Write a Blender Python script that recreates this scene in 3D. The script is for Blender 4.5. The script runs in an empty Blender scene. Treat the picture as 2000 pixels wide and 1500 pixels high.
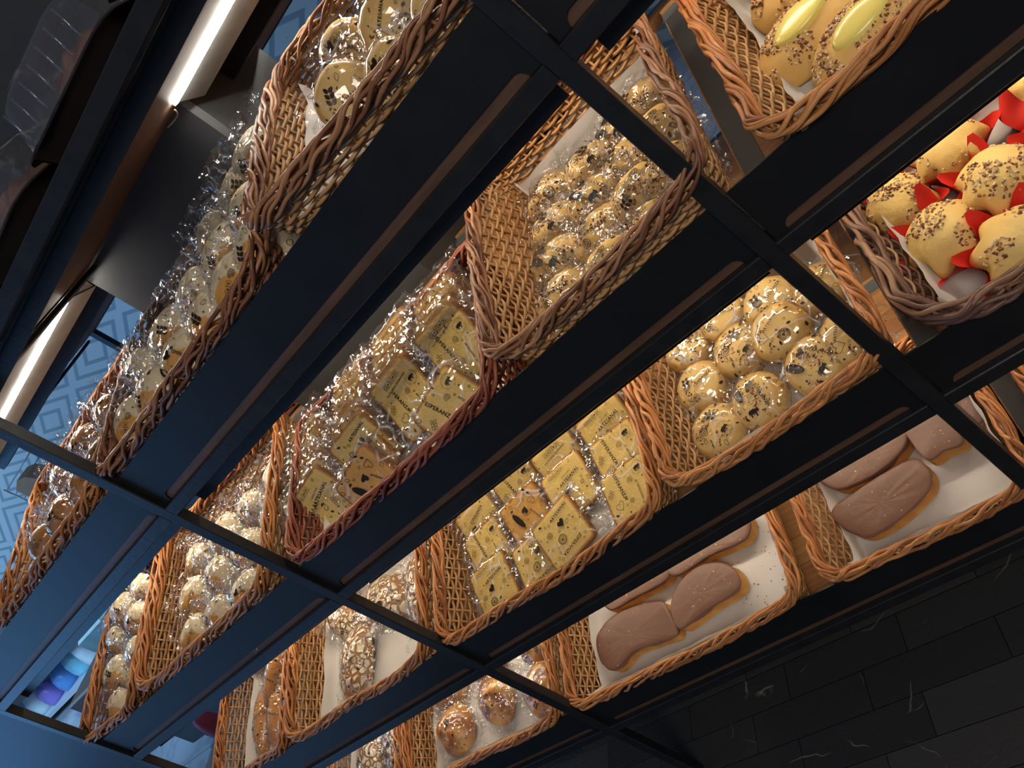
import bpy, math, random
import numpy as np
from mathutils import Vector, Matrix, noise

S = bpy.context.scene
COL = S.collection
PI = math.pi

# ------------------------------------------------------------------ camera
cam_d = bpy.data.cameras.new('camera')
cam = bpy.data.objects.new('camera', cam_d)
COL.objects.link(cam)
cam_d.sensor_width = 36.0
cam_d.lens = 1546.44 / 2000 * 36.0
cam_d.clip_start = 0.01
cam_d.clip_end = 100
R = ((0.6361, 0.0689, -0.7685), (-0.5548, -0.6513, -0.5177), (-0.5362, 0.7557, -0.3761))
m = Matrix.Identity(4)
for a in range(3):
    m[a][0] = R[0][a]; m[a][1] = -R[1][a]; m[a][2] = -R[2][a]
m.translation = Vector((1.2352, -0.8341, 1.5116))
cam.matrix_world = m
S.camera = cam

# ------------------------------------------------------------------ view and light
S.view_settings.view_transform = 'Standard'
S.view_settings.look = 'None'
S.view_settings.exposure = 0.0
S.view_settings.gamma = 1.0
S.view_settings.use_curve_mapping = False
S.cycles.use_denoising = True
S.cycles.use_adaptive_sampling = True
S.cycles.adaptive_threshold = 0.02
S.cycles.max_bounces = 7
S.cycles.diffuse_bounces = 3
S.cycles.glossy_bounces = 3
S.cycles.transmission_bounces = 4
S.cycles.transparent_max_bounces = 14
S.cycles.caustics_reflective = False
S.cycles.caustics_refractive = False
S.cycles.sample_clamp_indirect = 4.0

W = bpy.data.worlds.new('world')
S.world = W
W.use_nodes = True
W.node_tree.nodes['Background'].inputs[0].default_value = (0.55, 0.68, 1.0, 1)
W.node_tree.nodes['Background'].inputs[1].default_value = 0.10


def area(name, loc, target, sx, sy, power, color):
    d = bpy.data.lights.new(name, 'AREA')
    d.shape = 'RECTANGLE'; d.size = sx; d.size_y = sy; d.energy = power; d.color = color
    o = bpy.data.objects.new(name, d)
    COL.objects.link(o)
    o.location = loc
    v = Vector(target) - Vector(loc)
    o.rotation_euler = v.to_track_quat('-Z', 'Y').to_euler()
    return o


# daylight through the shop front on the left, a ceiling lamp in the aisle, and a blue area light overhead at the rear
area('daylight_window', (-5.6, -1.6, 1.5), (0.0, 0.0, 1.0), 3.0, 2.2, 48, (0.16, 0.46, 1.0))
area('daylight_rear', (-9.0, 1.6, 3.2), (-8.0, 4.3, 0.6), 5.0, 2.0, 170, (0.38, 0.66, 1.0))
area('ceiling_lamp_aisle', (1.9, -2.3, 3.0), (1.2, -0.6, 0.3), 1.2, 1.2, 42, (1.0, 0.88, 0.74))
area('blue_area_rear', (-3.2, 2.4, 3.1), (-3.0, 2.4, 0.0), 1.2, 1.2, 40, (0.35, 0.62, 1.0))

LED_STRENGTH = {0: 58, 1: 62, 2: 66, 3: 64}
LED_COLOR = {0: (1.0, 0.95, 0.84), 1: (1.0, 0.87, 0.68), 2: (1.0, 0.85, 0.64), 3: (1.0, 0.85, 0.66)}


# ------------------------------------------------------------------ material helpers
def mat(name):
    M = bpy.data.materials.new(name)
    M.use_nodes = True
    nt = M.node_tree
    b = nt.nodes['Principled BSDF']
    return M, nt, b


def N(nt, kind, **kw):
    n = nt.nodes.new(kind)
    for k, v in kw.items():
        if k.startswith('i_'):
            n.inputs[k[2:].replace('_', ' ')].default_value = v
        else:
            setattr(n, k, v)
    return n


def ramp(nt, stops, interp='LINEAR'):
    r = nt.nodes.new('ShaderNodeValToRGB')
    r.color_ramp.interpolation = interp
    e = r.color_ramp.elements
    while len(e) < len(stops):
        e.new(0.5)
    for i, (p, c) in enumerate(stops):
        e[i].position = p
        e[i].color = (c[0], c[1], c[2], 1) if len(c) == 3 else c
    return r


def L(nt, a, b):
    nt.links.new(a, b)


def coords(nt, scale=(1, 1, 1), kind='Object'):
    tc = nt.nodes.new('ShaderNodeTexCoord')
    mp = nt.nodes.new('ShaderNodeMapping')
    mp.inputs['Scale'].default_value = scale
    L(nt, tc.outputs[kind], mp.inputs['Vector'])
    return mp.outputs['Vector']


def noise_mat(name, c1, c2, scale=8, rough=0.6, bump=0.0, bscale=None, stretch=(1, 1, 1), detail=4, lo=0.3, hi=0.7, spec=0.5, metal=0.0, coat=0.0):
    M, nt, b = mat(name)
    co = coords(nt, stretch)
    n = N(nt, 'ShaderNodeTexNoise')
    n.inputs['Scale'].default_value = scale
    n.inputs['Detail'].default_value = detail
    L(nt, co, n.inputs['Vector'])
    r = ramp(nt, [(lo, c1), (hi, c2)])
    L(nt, n.outputs['Fac'], r.inputs['Fac'])
    L(nt, r.outputs['Color'], b.inputs['Base Color'])
    b.inputs['Roughness'].default_value = rough
    b.inputs['Metallic'].default_value = metal
    b.inputs['Specular IOR Level'].default_value = spec
    b.inputs['Coat Weight'].default_value = coat
    b.inputs['Coat Roughness'].default_value = 0.15
    if bump:
        n2 = N(nt, 'ShaderNodeTexNoise')
        n2.inputs['Scale'].default_value = bscale or scale * 3
        n2.inputs['Detail'].default_value = 5
        L(nt, co, n2.inputs['Vector'])
        bp = N(nt, 'ShaderNodeBump')
        bp.inputs['Strength'].default_value = bump
        bp.inputs['Distance'].default_value = 0.004
        L(nt, n2.outputs['Fac'], bp.inputs['Height'])
        L(nt, bp.outputs['Normal'], b.inputs['Normal'])
    return M


def attr_mat(name, stops, rough=0.6, spec=0.4, nscale=60, namp=0.25, bump=0.3, bscale=120, sss=0.0, coat=0.0, coat_rough=0.15):
    """colour from the per-vertex tint (a real colour difference of the thing) plus a little noise"""
    M, nt, b = mat(name)
    at = N(nt, 'ShaderNodeAttribute', attribute_name='tint')
    co = coords(nt)
    n = N(nt, 'ShaderNodeTexNoise')
    n.inputs['Scale'].default_value = nscale
    n.inputs['Detail'].default_value = 4
    L(nt, co, n.inputs['Vector'])
    ma = N(nt, 'ShaderNodeMath', operation='MULTIPLY_ADD')
    ma.inputs[1].default_value = namp
    L(nt, n.outputs['Fac'], ma.inputs[0])
    ad = N(nt, 'ShaderNodeMath', operation='SUBTRACT')
    L(nt, at.outputs['Fac'], ma.inputs[2])
    L(nt, ma.outputs[0], ad.inputs[0])
    ad.inputs[1].default_value = namp * 0.5
    r = ramp(nt, stops)
    L(nt, ad.outputs[0], r.inputs['Fac'])
    L(nt, r.outputs['Color'], b.inputs['Base Color'])
    b.inputs['Roughness'].default_value = rough
    b.inputs['Specular IOR Level'].default_value = spec
    b.inputs['Coat Weight'].default_value = coat
    b.inputs['Coat Roughness'].default_value = coat_rough
    if bump:
        n2 = N(nt, 'ShaderNodeTexNoise')
        n2.inputs['Scale'].default_value = bscale
        n2.inputs['Detail'].default_value = 6
        L(nt, co, n2.inputs['Vector'])
        bp = N(nt, 'ShaderNodeBump')
        bp.inputs['Strength'].default_value = bump
        bp.inputs['Distance'].default_value = 0.003
        L(nt, n2.outputs['Fac'], bp.inputs['Height'])
        L(nt, bp.outputs['Normal'], b.inputs['Normal'])
    return M


MT = {}
MT['paint'] = noise_mat('black_paint', (0.010, 0.011, 0.013), (0.017, 0.018, 0.021), 30, 0.34, 0.08, 90, spec=0.45)
MT['lip'] = noise_mat('black_lip_paint', (0.007, 0.008, 0.010), (0.011, 0.012, 0.014), 12, 0.42, 0.03, 60, spec=0.4)
MT['dark'] = noise_mat('charcoal_panel', (0.045, 0.047, 0.050), (0.062, 0.064, 0.067), 6, 0.45, 0.06, 40, spec=0.4)
MT['steel'] = noise_mat('grey_steel', (0.16, 0.19, 0.22), (0.24, 0.27, 0.30), 18, 0.4, 0.03, 60, metal=0.35)
MT['alu'] = noise_mat('aluminium', (0.30, 0.31, 0.31), (0.38, 0.39, 0.38), 30, 0.42, 0.04, 120, metal=0.3)
MT['wire'] = noise_mat('pinkish_wire', (0.5, 0.32, 0.25), (0.6, 0.4, 0.32), 20, 0.5)
MT['plastic_black'] = noise_mat('black_plastic', (0.006, 0.006, 0.007), (0.012, 0.012, 0.013), 12, 0.16, 0.02, 30, spec=0.5)
MT['plastic_teal'] = noise_mat('pale_teal_plastic', (0.25, 0.55, 0.55), (0.45, 0.72, 0.70), 6, 0.4)
MT['red_rubber'] = noise_mat('red_rubber', (0.30, 0.02, 0.04), (0.38, 0.03, 0.06), 12, 0.5)
MT['brown_wood'] = noise_mat('brown_stained_wood', (0.085, 0.045, 0.028), (0.14, 0.075, 0.045), 9, 0.45, 0.1, 30, stretch=(1, 8, 8))
MT['underside'] = noise_mat('reddish_brown_board', (0.17, 0.10, 0.075), (0.24, 0.145, 0.10), 9, 0.5, 0.06, 30, stretch=(1, 8, 8))
MT['kraft'] = noise_mat('kraft_board', (0.24, 0.14, 0.08), (0.30, 0.18, 0.11), 9, 0.7)
MT['cool_white'] = noise_mat('cool_white_plastic', (0.55, 0.62, 0.68), (0.68, 0.74, 0.80), 7, 0.35)
MT['paper'] = None
MT['choc'] = attr_mat('milk_chocolate_glaze', [(0.0, (0.125, 0.062, 0.042)), (1.0, (0.185, 0.095, 0.066))], 0.42, 0.35, 30, 0.5, 0.25, 55)
MT['pan'] = attr_mat('yellow_sweet_bread', [(0.0, (0.30, 0.115, 0.03)), (0.5, (0.56, 0.28, 0.08)), (1.0, (0.80, 0.55, 0.20))], 0.75, 0.2, 60, 0.35, 0.6, 140)
MT['toast'] = attr_mat('toasted_slice', [(0.0, (0.22, 0.085, 0.025)), (0.45, (0.52, 0.27, 0.07)), (0.8, (0.80, 0.56, 0.17)), (1.0, (0.84, 0.64, 0.24))], 0.8, 0.2, 130, 0.30, 0.5, 220)
MT['toast_brown'] = attr_mat('well_toasted_slice', [(0.0, (0.20, 0.075, 0.022)), (0.6, (0.55, 0.25, 0.06)), (1.0, (0.74, 0.43, 0.12))], 0.8, 0.2, 90, 0.45, 0.5, 220)
MT['bun'] = attr_mat('golden_bun', [(0.0, (0.40, 0.17, 0.04)), (0.5, (0.70, 0.42, 0.12)), (1.0, (0.84, 0.61, 0.25))], 0.6, 0.3, 22, 0.45, 0.25, 90)
MT['cream_bun'] = attr_mat('cream_bun', [(0.0, (0.70, 0.31, 0.05)), (0.35, (0.80, 0.44, 0.10)), (0.5, (0.78, 0.62, 0.36)), (1.0, (0.86, 0.75, 0.52))], 0.6, 0.3, 14, 0.16, 0.2, 80)
MT['glazed'] = attr_mat('glazed_roll', [(0.0, (0.26, 0.085, 0.02)), (0.5, (0.52, 0.22, 0.05)), (1.0, (0.76, 0.45, 0.13))], 0.35, 0.5, 16, 0.7, 0.2, 60, coat=0.5)
MT['muffin'] = attr_mat('muffin_crumb', [(0.0, (0.62, 0.30, 0.07)), (0.6, (0.80, 0.54, 0.18)), (1.0, (0.88, 0.68, 0.28))], 0.8, 0.2, 40, 0.35, 0.55, 110)
MT['nut'] = attr_mat('chopped_nuts', [(0.0, (0.16, 0.045, 0.02)), (0.4, (0.30, 0.12, 0.05)), (0.6, (0.70, 0.50, 0.28)), (1.0, (0.80, 0.64, 0.40))], 0.5, 0.5, 100, 0.1, 0)
MT['custard'] = noise_mat('custard', (0.84, 0.72, 0.17), (0.88, 0.78, 0.24), 12, 0.25, 0.05, 20, coat=0.3)
MT['red_paper'] = attr_mat('red_tissue_paper', [(0.0, (0.42, 0.008, 0.008)), (1.0, (0.78, 0.035, 0.022))], 0.55, 0.3, 20, 0.4, 0.3, 60)
MT['meat'] = attr_mat('dark_baked_bread', [(0.0, (0.06, 0.022, 0.014)), (0.5, (0.17, 0.07, 0.035)), (1.0, (0.34, 0.17, 0.08))], 0.25, 0.5, 28, 1.0, 0.8, 50, coat=0.5)
MT['ink'] = noise_mat('brown_black_ink', (0.018, 0.013, 0.010), (0.024, 0.017, 0.013), 20, 0.35)


def wicker(name, c):
    return attr_mat(name, [(0.0, c[0]), (0.5, c[1]), (1.0, c[2])], 0.42, 0.45, 45, 0.35, 0.25, 160)


MT['tan'] = wicker('tan_wicker', [(0.26, 0.13, 0.05), (0.44, 0.24, 0.10), (0.60, 0.37, 0.18)])
MT['orange'] = wicker('orange_wicker', [(0.25, 0.085, 0.025), (0.46, 0.175, 0.05), (0.62, 0.28, 0.09)])
MT['brown'] = wicker('brown_wicker', [(0.13, 0.05, 0.025), (0.25, 0.105, 0.05), (0.44, 0.22, 0.11)])
MT['red'] = wicker('dark_red_wicker', [(0.13, 0.030, 0.016), (0.26, 0.065, 0.032), (0.38, 0.12, 0.06)])
MT['mauve'] = wicker('weathered_dark_wicker', [(0.07, 0.035, 0.028), (0.17, 0.085, 0.060), (0.36, 0.20, 0.10)])


def m_wood(name, c1, c2, c3):
    M, nt, b = mat(name)
    co = coords(nt, (1.0, 1.0, 1.0))
    br = N(nt, 'ShaderNodeTexBrick')
    br.offset = 0.5
    br.inputs['Color1'].default_value = (*c1, 1)
    br.inputs['Color2'].default_value = (*c2, 1)
    br.inputs['Mortar'].default_value = (*[q * 0.5 for q in c1], 1)
    br.inputs['Scale'].default_value = 1.0
    br.inputs['Mortar Size'].default_value = 0.0006
    br.inputs['Brick Width'].default_value = 0.26
    br.inputs['Row Height'].default_value = 0.055
    L(nt, co, br.inputs['Vector'])
    co2 = coords(nt, (6, 60, 60))
    n = N(nt, 'ShaderNodeTexNoise')
    n.inputs['Scale'].default_value = 2.0
    n.inputs['Detail'].default_value = 6
    n.inputs['Distortion'].default_value = 0.6
    L(nt, co2, n.inputs['Vector'])
    mx = N(nt, 'ShaderNodeMix', data_type='RGBA', blend_type='MULTIPLY')
    mx.inputs[0].default_value = 0.75
    r = ramp(nt, [(0.3, c3), (0.65, (1, 1, 1))])
    L(nt, n.outputs['Fac'], r.inputs['Fac'])
    L(nt, br.outputs['Color'], mx.inputs[6])
    L(nt, r.outputs['Color'], mx.inputs[7])
    L(nt, mx.outputs[2], b.inputs['Base Color'])
    b.inputs['Roughness'].default_value = 0.5
    return M


MT['wood'] = m_wood('finger_jointed_wood', (0.30, 0.135, 0.05), (0.46, 0.25, 0.09), (0.55, 0.42, 0.34))


def m_paper():
    M, nt, b = mat('parchment_paper')
    co = coords(nt)
    n = N(nt, 'ShaderNodeTexNoise'); n.inputs['Scale'].default_value = 24; n.inputs['Detail'].default_value = 5
    L(nt, co, n.inputs['Vector'])
    bp = N(nt, 'ShaderNodeBump'); bp.inputs['Strength'].default_value = 0.25; bp.inputs['Distance'].default_value = 0.004
    L(nt, n.outputs['Fac'], bp.inputs['Height'])
    d = N(nt, 'ShaderNodeBsdfDiffuse'); d.inputs['Color'].default_value = (0.80, 0.78, 0.75, 1)
    t = N(nt, 'ShaderNodeBsdfTranslucent'); t.inputs['Color'].default_value = (0.80, 0.78, 0.74, 1)
    L(nt, bp.outputs['Normal'], d.inputs['Normal'])
    mx = N(nt, 'ShaderNodeMixShader'); mx.inputs[0].default_value = 0.25
    L(nt, d.outputs[0], mx.inputs[1]); L(nt, t.outputs[0], mx.inputs[2])
    L(nt, mx.outputs[0], nt.nodes['Material Output'].inputs['Surface'])
    return M


MT['paper'] = m_paper()


def m_film(name, sc, haze, strength):
    """clear crinkled cellophane"""
    M, nt, b = mat(name)
    nt.nodes.remove(b)
    out = nt.nodes['Material Output']
    co = coords(nt, (1, 1, 1))
    oi = N(nt, 'ShaderNodeObjectInfo')
    vadd = N(nt, 'ShaderNodeVectorMath', operation='ADD')
    cmb = N(nt, 'ShaderNodeCombineXYZ')
    mr = N(nt, 'ShaderNodeMath', operation='MULTIPLY'); mr.inputs[1].default_value = 7.0
    L(nt, oi.outputs['Random'], mr.inputs[0])
    L(nt, mr.outputs[0], cmb.inputs[0]); L(nt, mr.outputs[0], cmb.inputs[1])
    L(nt, co, vadd.inputs[0]); L(nt, cmb.outputs[0], vadd.inputs[1])
    nz = N(nt, 'ShaderNodeTexNoise'); nz.inputs['Scale'].default_value = sc * 0.7; nz.inputs['Detail'].default_value = 1.0
    L(nt, vadd.outputs[0], nz.inputs['Vector'])
    dist = N(nt, 'ShaderNodeMix', data_type='VECTOR')
    dist.inputs[0].default_value = 0.035
    L(nt, vadd.outputs[0], dist.inputs[4]); L(nt, nz.outputs['Color'], dist.inputs[5])
    vo = N(nt, 'ShaderNodeTexVoronoi', feature='DISTANCE_TO_EDGE'); vo.inputs['Scale'].default_value = sc
    vo.inputs['Randomness'].default_value = 1.0
    L(nt, dist.outputs[1], vo.inputs['Vector'])
    rp = ramp(nt, [(0.0, (1, 1, 1)), (0.020, (0.45, 0.45, 0.45)), (0.05, (0, 0, 0))])
    L(nt, vo.outputs['Distance'], rp.inputs['Fac'])
    n2 = N(nt, 'ShaderNodeTexNoise'); n2.inputs['Scale'].default_value = sc * 1.3; n2.inputs['Detail'].default_value = 2
    L(nt, vadd.outputs[0], n2.inputs['Vector'])
    vc = N(nt, 'ShaderNodeTexVoronoi', feature='F1'); vc.inputs['Scale'].default_value = sc
    L(nt, dist.outputs[1], vc.inputs['Vector'])
    add = N(nt, 'ShaderNodeMath', operation='ADD')
    L(nt, vo.outputs['Distance'], add.inputs[0]); L(nt, n2.outputs['Fac'], add.inputs[1])
    bp = N(nt, 'ShaderNodeBump'); bp.inputs['Strength'].default_value = strength; bp.inputs['Distance'].default_value = 0.012
    L(nt, add.outputs[0], bp.inputs['Height'])
    gl = N(nt, 'ShaderNodeBsdfGlossy'); gl.inputs['Roughness'].default_value = 0.07
    gl.inputs['Color'].default_value = (1, 1, 1, 1)
    L(nt, bp.outputs['Normal'], gl.inputs['Normal'])
    tr = N(nt, 'ShaderNodeBsdfTransparent'); tr.inputs['Color'].default_value = (0.985, 0.985, 0.985, 1)
    df = N(nt, 'ShaderNodeBsdfDiffuse'); df.inputs['Color'].default_value = (0.9, 0.9, 0.92, 1)
    fr = N(nt, 'ShaderNodeLayerWeight'); fr.inputs['Blend'].default_value = 0.5
    L(nt, bp.outputs['Normal'], fr.inputs['Normal'])
    pw = N(nt, 'ShaderNodeMath', operation='POWER'); pw.inputs[1].default_value = 3.0
    L(nt, fr.outputs['Facing'], pw.inputs[0])
    sc2 = N(nt, 'ShaderNodeMath', operation='MULTIPLY_ADD'); sc2.inputs[1].default_value = 0.55; sc2.inputs[2].default_value = 0.09
    sc2.use_clamp = True
    L(nt, pw.outputs[0], sc2.inputs[0])
    mh = N(nt, 'ShaderNodeMath', operation='MULTIPLY_ADD')
    r5 = ramp(nt, [(0.45, (0, 0, 0)), (0.58, (1, 1, 1))])
    L(nt, n2.outputs['Fac'], r5.inputs['Fac'])
    bk = N(nt, 'ShaderNodeMath', operation='MULTIPLY')
    L(nt, rp.outputs['Color'], bk.inputs[0]); L(nt, r5.outputs['Color'], bk.inputs[1])
    L(nt, bk.outputs[0], mh.inputs[0]); mh.inputs[1].default_value = 0.55; mh.inputs[2].default_value = haze  # white diffuse on broken crease lines paints in glints of light
    m1 = N(nt, 'ShaderNodeMixShader')
    L(nt, mh.outputs[0], m1.inputs[0]); L(nt, tr.outputs[0], m1.inputs[1]); L(nt, df.outputs[0], m1.inputs[2])
    m2 = N(nt, 'ShaderNodeMixShader')
    L(nt, sc2.outputs[0], m2.inputs[0]); L(nt, m1.outputs[0], m2.inputs[1]); L(nt, gl.outputs[0], m2.inputs[2])
    L(nt, m2.outputs[0], out.inputs['Surface'])
    return M


MT['film'] = m_film('cellophane', 30, 0.02, 0.9)
MT['film_tight'] = m_film('tight_cellophane', 19, 0.012, 0.55)
MT['lid'] = m_film('clear_lid_plastic', 9, 0.015, 0.12)


def m_crackle():
    """white sugar plates split over brown crust"""
    M, nt, b = mat('crackled_sugar_crust')
    co = coords(nt)
    nz = N(nt, 'ShaderNodeTexNoise'); nz.inputs['Scale'].default_value = 14
    L(nt, co, nz.inputs['Vector'])
    mxv = N(nt, 'ShaderNodeMix', data_type='VECTOR'); mxv.inputs[0].default_value = 0.06
    L(nt, co, mxv.inputs[4]); L(nt, nz.outputs['Color'], mxv.inputs[5])
    vo = N(nt, 'ShaderNodeTexVoronoi', feature='DISTANCE_TO_EDGE'); vo.inputs['Scale'].default_value = 52
    L(nt, mxv.outputs[1], vo.inputs['Vector'])
    n2 = N(nt, 'ShaderNodeTexNoise'); n2.inputs['Scale'].default_value = 9
    L(nt, co, n2.inputs['Vector'])
    th = N(nt, 'ShaderNodeMath', operation='MULTIPLY_ADD'); th.inputs[1].default_value = -0.34; th.inputs[2].default_value = 0.10
    L(nt, n2.outputs['Fac'], th.inputs[0])
    ad = N(nt, 'ShaderNodeMath', operation='ADD')
    L(nt, vo.outputs['Distance'], ad.inputs[0]); L(nt, th.outputs[0], ad.inputs[1])
    r = ramp(nt, [(0.0, (0.36, 0.16, 0.05)), (0.04, (0.48, 0.24, 0.09)), (0.09, (0.82, 0.72, 0.50)), (0.3, (0.87, 0.80, 0.62))])
    L(nt, ad.outputs[0], r.inputs['Fac'])
    L(nt, r.outputs['Color'], b.inputs['Base Color'])
    r2 = ramp(nt, [(0.0, (0, 0, 0)), (0.12, (1, 1, 1))])
    L(nt, ad.outputs[0], r2.inputs['Fac'])
    bp = N(nt, 'ShaderNodeBump'); bp.inputs['Strength'].default_value = 0.8; bp.inputs['Distance'].default_value = 0.005
    L(nt, r2.outputs['Color'], bp.inputs['Height']); L(nt, bp.outputs['Normal'], b.inputs['Normal'])
    b.inputs['Roughness'].default_value = 0.65
    return M


MT['crackle'] = m_crackle()


def m_led(i):
    M, nt, b = mat('led_diffuser')
    b.inputs['Base Color'].default_value = (0.8, 0.8, 0.8, 1)
    b.inputs['Emission Color'].default_value = (*LED_COLOR[i], 1)
    b.inputs['Emission Strength'].default_value = LED_STRENGTH[i]
    return M


for i in range(4):
    MT['led%d' % i] = m_led(i)


def m_slate():
    M, nt, b = mat('black_marble_tiles')
    co = coords(nt)
    br = N(nt, 'ShaderNodeTexBrick'); br.offset = 0.37
    br.inputs['Scale'].default_value = 1.0
    br.inputs['Brick Width'].default_value = 0.29
    br.inputs['Row Height'].default_value = 0.088
    br.inputs['Mortar Size'].default_value = 0.0011
    br.inputs['Mortar Smooth'].default_value = 0.3
    br.inputs['Color1'].default_value = (0.030, 0.032, 0.034, 1)
    br.inputs['Color2'].default_value = (0.060, 0.059, 0.057, 1)
    br.inputs['Mortar'].default_value = (0.006, 0.006, 0.007, 1)
    L(nt, co, br.inputs['Vector'])
    nz = N(nt, 'ShaderNodeTexNoise'); nz.inputs['Scale'].default_value = 7; nz.inputs['Detail'].default_value = 3
    L(nt, co, nz.inputs['Vector'])
    mxv = N(nt, 'ShaderNodeMix', data_type='VECTOR'); mxv.inputs[0].default_value = 0.10
    L(nt, co, mxv.inputs[4]); L(nt, nz.outputs['Color'], mxv.inputs[5])
    vo = N(nt, 'ShaderNodeTexVoronoi', feature='DISTANCE_TO_EDGE'); vo.inputs['Scale'].default_value = 6.5
    L(nt, mxv.outputs[1], vo.inputs['Vector'])
    n3 = N(nt, 'ShaderNodeTexNoise'); n3.inputs['Scale'].default_value = 10; n3.inputs['Detail'].default_value = 4
    L(nt, co, n3.inputs['Vector'])
    r = ramp(nt, [(0.0, (1, 1, 1)), (0.005, (0.3, 0.3, 0.3)), (0.012, (0, 0, 0))])
    L(nt, vo.outputs['Distance'], r.inputs['Fac'])
    r3 = ramp(nt, [(0.52, (0, 0, 0)), (0.62, (1, 1, 1))])
    L(nt, n3.outputs['Fac'], r3.inputs['Fac'])
    ve = N(nt, 'ShaderNodeMath', operation='MULTIPLY')
    L(nt, r.outputs['Color'], ve.inputs[0]); L(nt, r3.outputs['Color'], ve.inputs[1])
    mx = N(nt, 'ShaderNodeMix', data_type='RGBA')
    mx.inputs[7].default_value = (0.26, 0.25, 0.22, 1)
    L(nt, ve.outputs[0], mx.inputs[0]); L(nt, br.outputs['Color'], mx.inputs[6])
    L(nt, mx.outputs[2], b.inputs['Base Color'])
    n4 = N(nt, 'ShaderNodeTexNoise'); n4.inputs['Scale'].default_value = 120; n4.inputs['Detail'].default_value = 6
    L(nt, co, n4.inputs['Vector'])
    s = N(nt, 'ShaderNodeMath', operation='MULTIPLY_ADD'); s.inputs[1].default_value = -1.5
    L(nt, br.outputs['Fac'], s.inputs[0]); L(nt, n4.outputs['Fac'], s.inputs[2])
    bp = N(nt, 'ShaderNodeBump'); bp.inputs['Strength'].default_value = 0.35; bp.inputs['Distance'].default_value = 0.003
    L(nt, s.outputs[0], bp.inputs['Height']); L(nt, bp.outputs['Normal'], b.inputs['Normal'])
    b.inputs['Roughness'].default_value = 0.36
    return M


MT['slate'] = m_slate()


def m_white_floor():
    M, nt, b = mat('pale_marble_floor')
    co = coords(nt)
    br = N(nt, 'ShaderNodeTexBrick'); br.offset = 0.0
    br.inputs['Scale'].default_value = 1.0
    br.inputs['Brick Width'].default_value = 1.2
    br.inputs['Row Height'].default_value = 1.2
    br.inputs['Mortar Size'].default_value = 0.006
    br.inputs['Color1'].default_value = (0.42, 0.47, 0.54, 1)
    br.inputs['Color2'].default_value = (0.50, 0.54, 0.60, 1)
    br.inputs['Mortar'].default_value = (0.25, 0.28, 0.33, 1)
    L(nt, co, br.inputs['Vector'])
    n = N(nt, 'ShaderNodeTexNoise'); n.inputs['Scale'].default_value = 1.6; n.inputs['Detail'].default_value = 6; n.inputs['Distortion'].default_value = 2.5
    L(nt, co, n.inputs['Vector'])
    r = ramp(nt, [(0.44, (1, 1, 1)), (0.5, (0.72, 0.73, 0.74)), (0.56, (1, 1, 1))])
    L(nt, n.outputs['Fac'], r.inputs['Fac'])
    mx = N(nt, 'ShaderNodeMix', data_type='RGBA', blend_type='MULTIPLY'); mx.inputs[0].default_value = 1.0
    L(nt, br.outputs['Color'], mx.inputs[6]); L(nt, r.outputs['Color'], mx.inputs[7])
    L(nt, mx.outputs[2], b.inputs['Base Color'])
    b.inputs['Roughness'].default_value = 0.12
    return M


MT['white_floor'] = m_white_floor()


def m_chevron():
    """grey-blue wallpaper of nested diamonds"""
    M, nt, b = mat('diamond_pattern_wall')
    co = coords(nt, kind='Object')
    sp = N(nt, 'ShaderNodeSeparateXYZ'); L(nt, co, sp.inputs[0])

    def fold(sock, period):
        a = N(nt, 'ShaderNodeMath', operation='DIVIDE'); a.inputs[1].default_value = period; L(nt, sock, a.inputs[0])
        f = N(nt, 'ShaderNodeMath', operation='FRACT'); L(nt, a.outputs[0], f.inputs[0])
        s = N(nt, 'ShaderNodeMath', operation='SUBTRACT'); L(nt, f.outputs[0], s.inputs[0]); s.inputs[1].default_value = 0.5
        ab = N(nt, 'ShaderNodeMath', operation='ABSOLUTE'); L(nt, s.outputs[0], ab.inputs[0])
        return ab.outputs[0]
    u = fold(sp.outputs['X'], 1.15); v = fold(sp.outputs['Z'], 0.62)
    ad = N(nt, 'ShaderNodeMath', operation='ADD'); L(nt, u, ad.inputs[0]); L(nt, v, ad.inputs[1])
    mu = N(nt, 'ShaderNodeMath', operation='MULTIPLY'); mu.inputs[1].default_value = 5.0; L(nt, ad.outputs[0], mu.inputs[0])
    fr = N(nt, 'ShaderNodeMath', operation='FRACT'); L(nt, mu.outputs[0], fr.inputs[0])
    r = ramp(nt, [(0.0, (0.16, 0.24, 0.30)), (0.26, (0.16, 0.24, 0.30)), (0.34, (0.34, 0.44, 0.50)), (0.94, (0.34, 0.44, 0.50)), (1.0, (0.16, 0.24, 0.30))])
    L(nt, fr.outputs[0], r.inputs['Fac'])
    L(nt, r.outputs['Color'], b.inputs['Base Color'])
    b.inputs['Roughness'].default_value = 0.6
    return M


MT['chevron'] = m_chevron()


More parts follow.
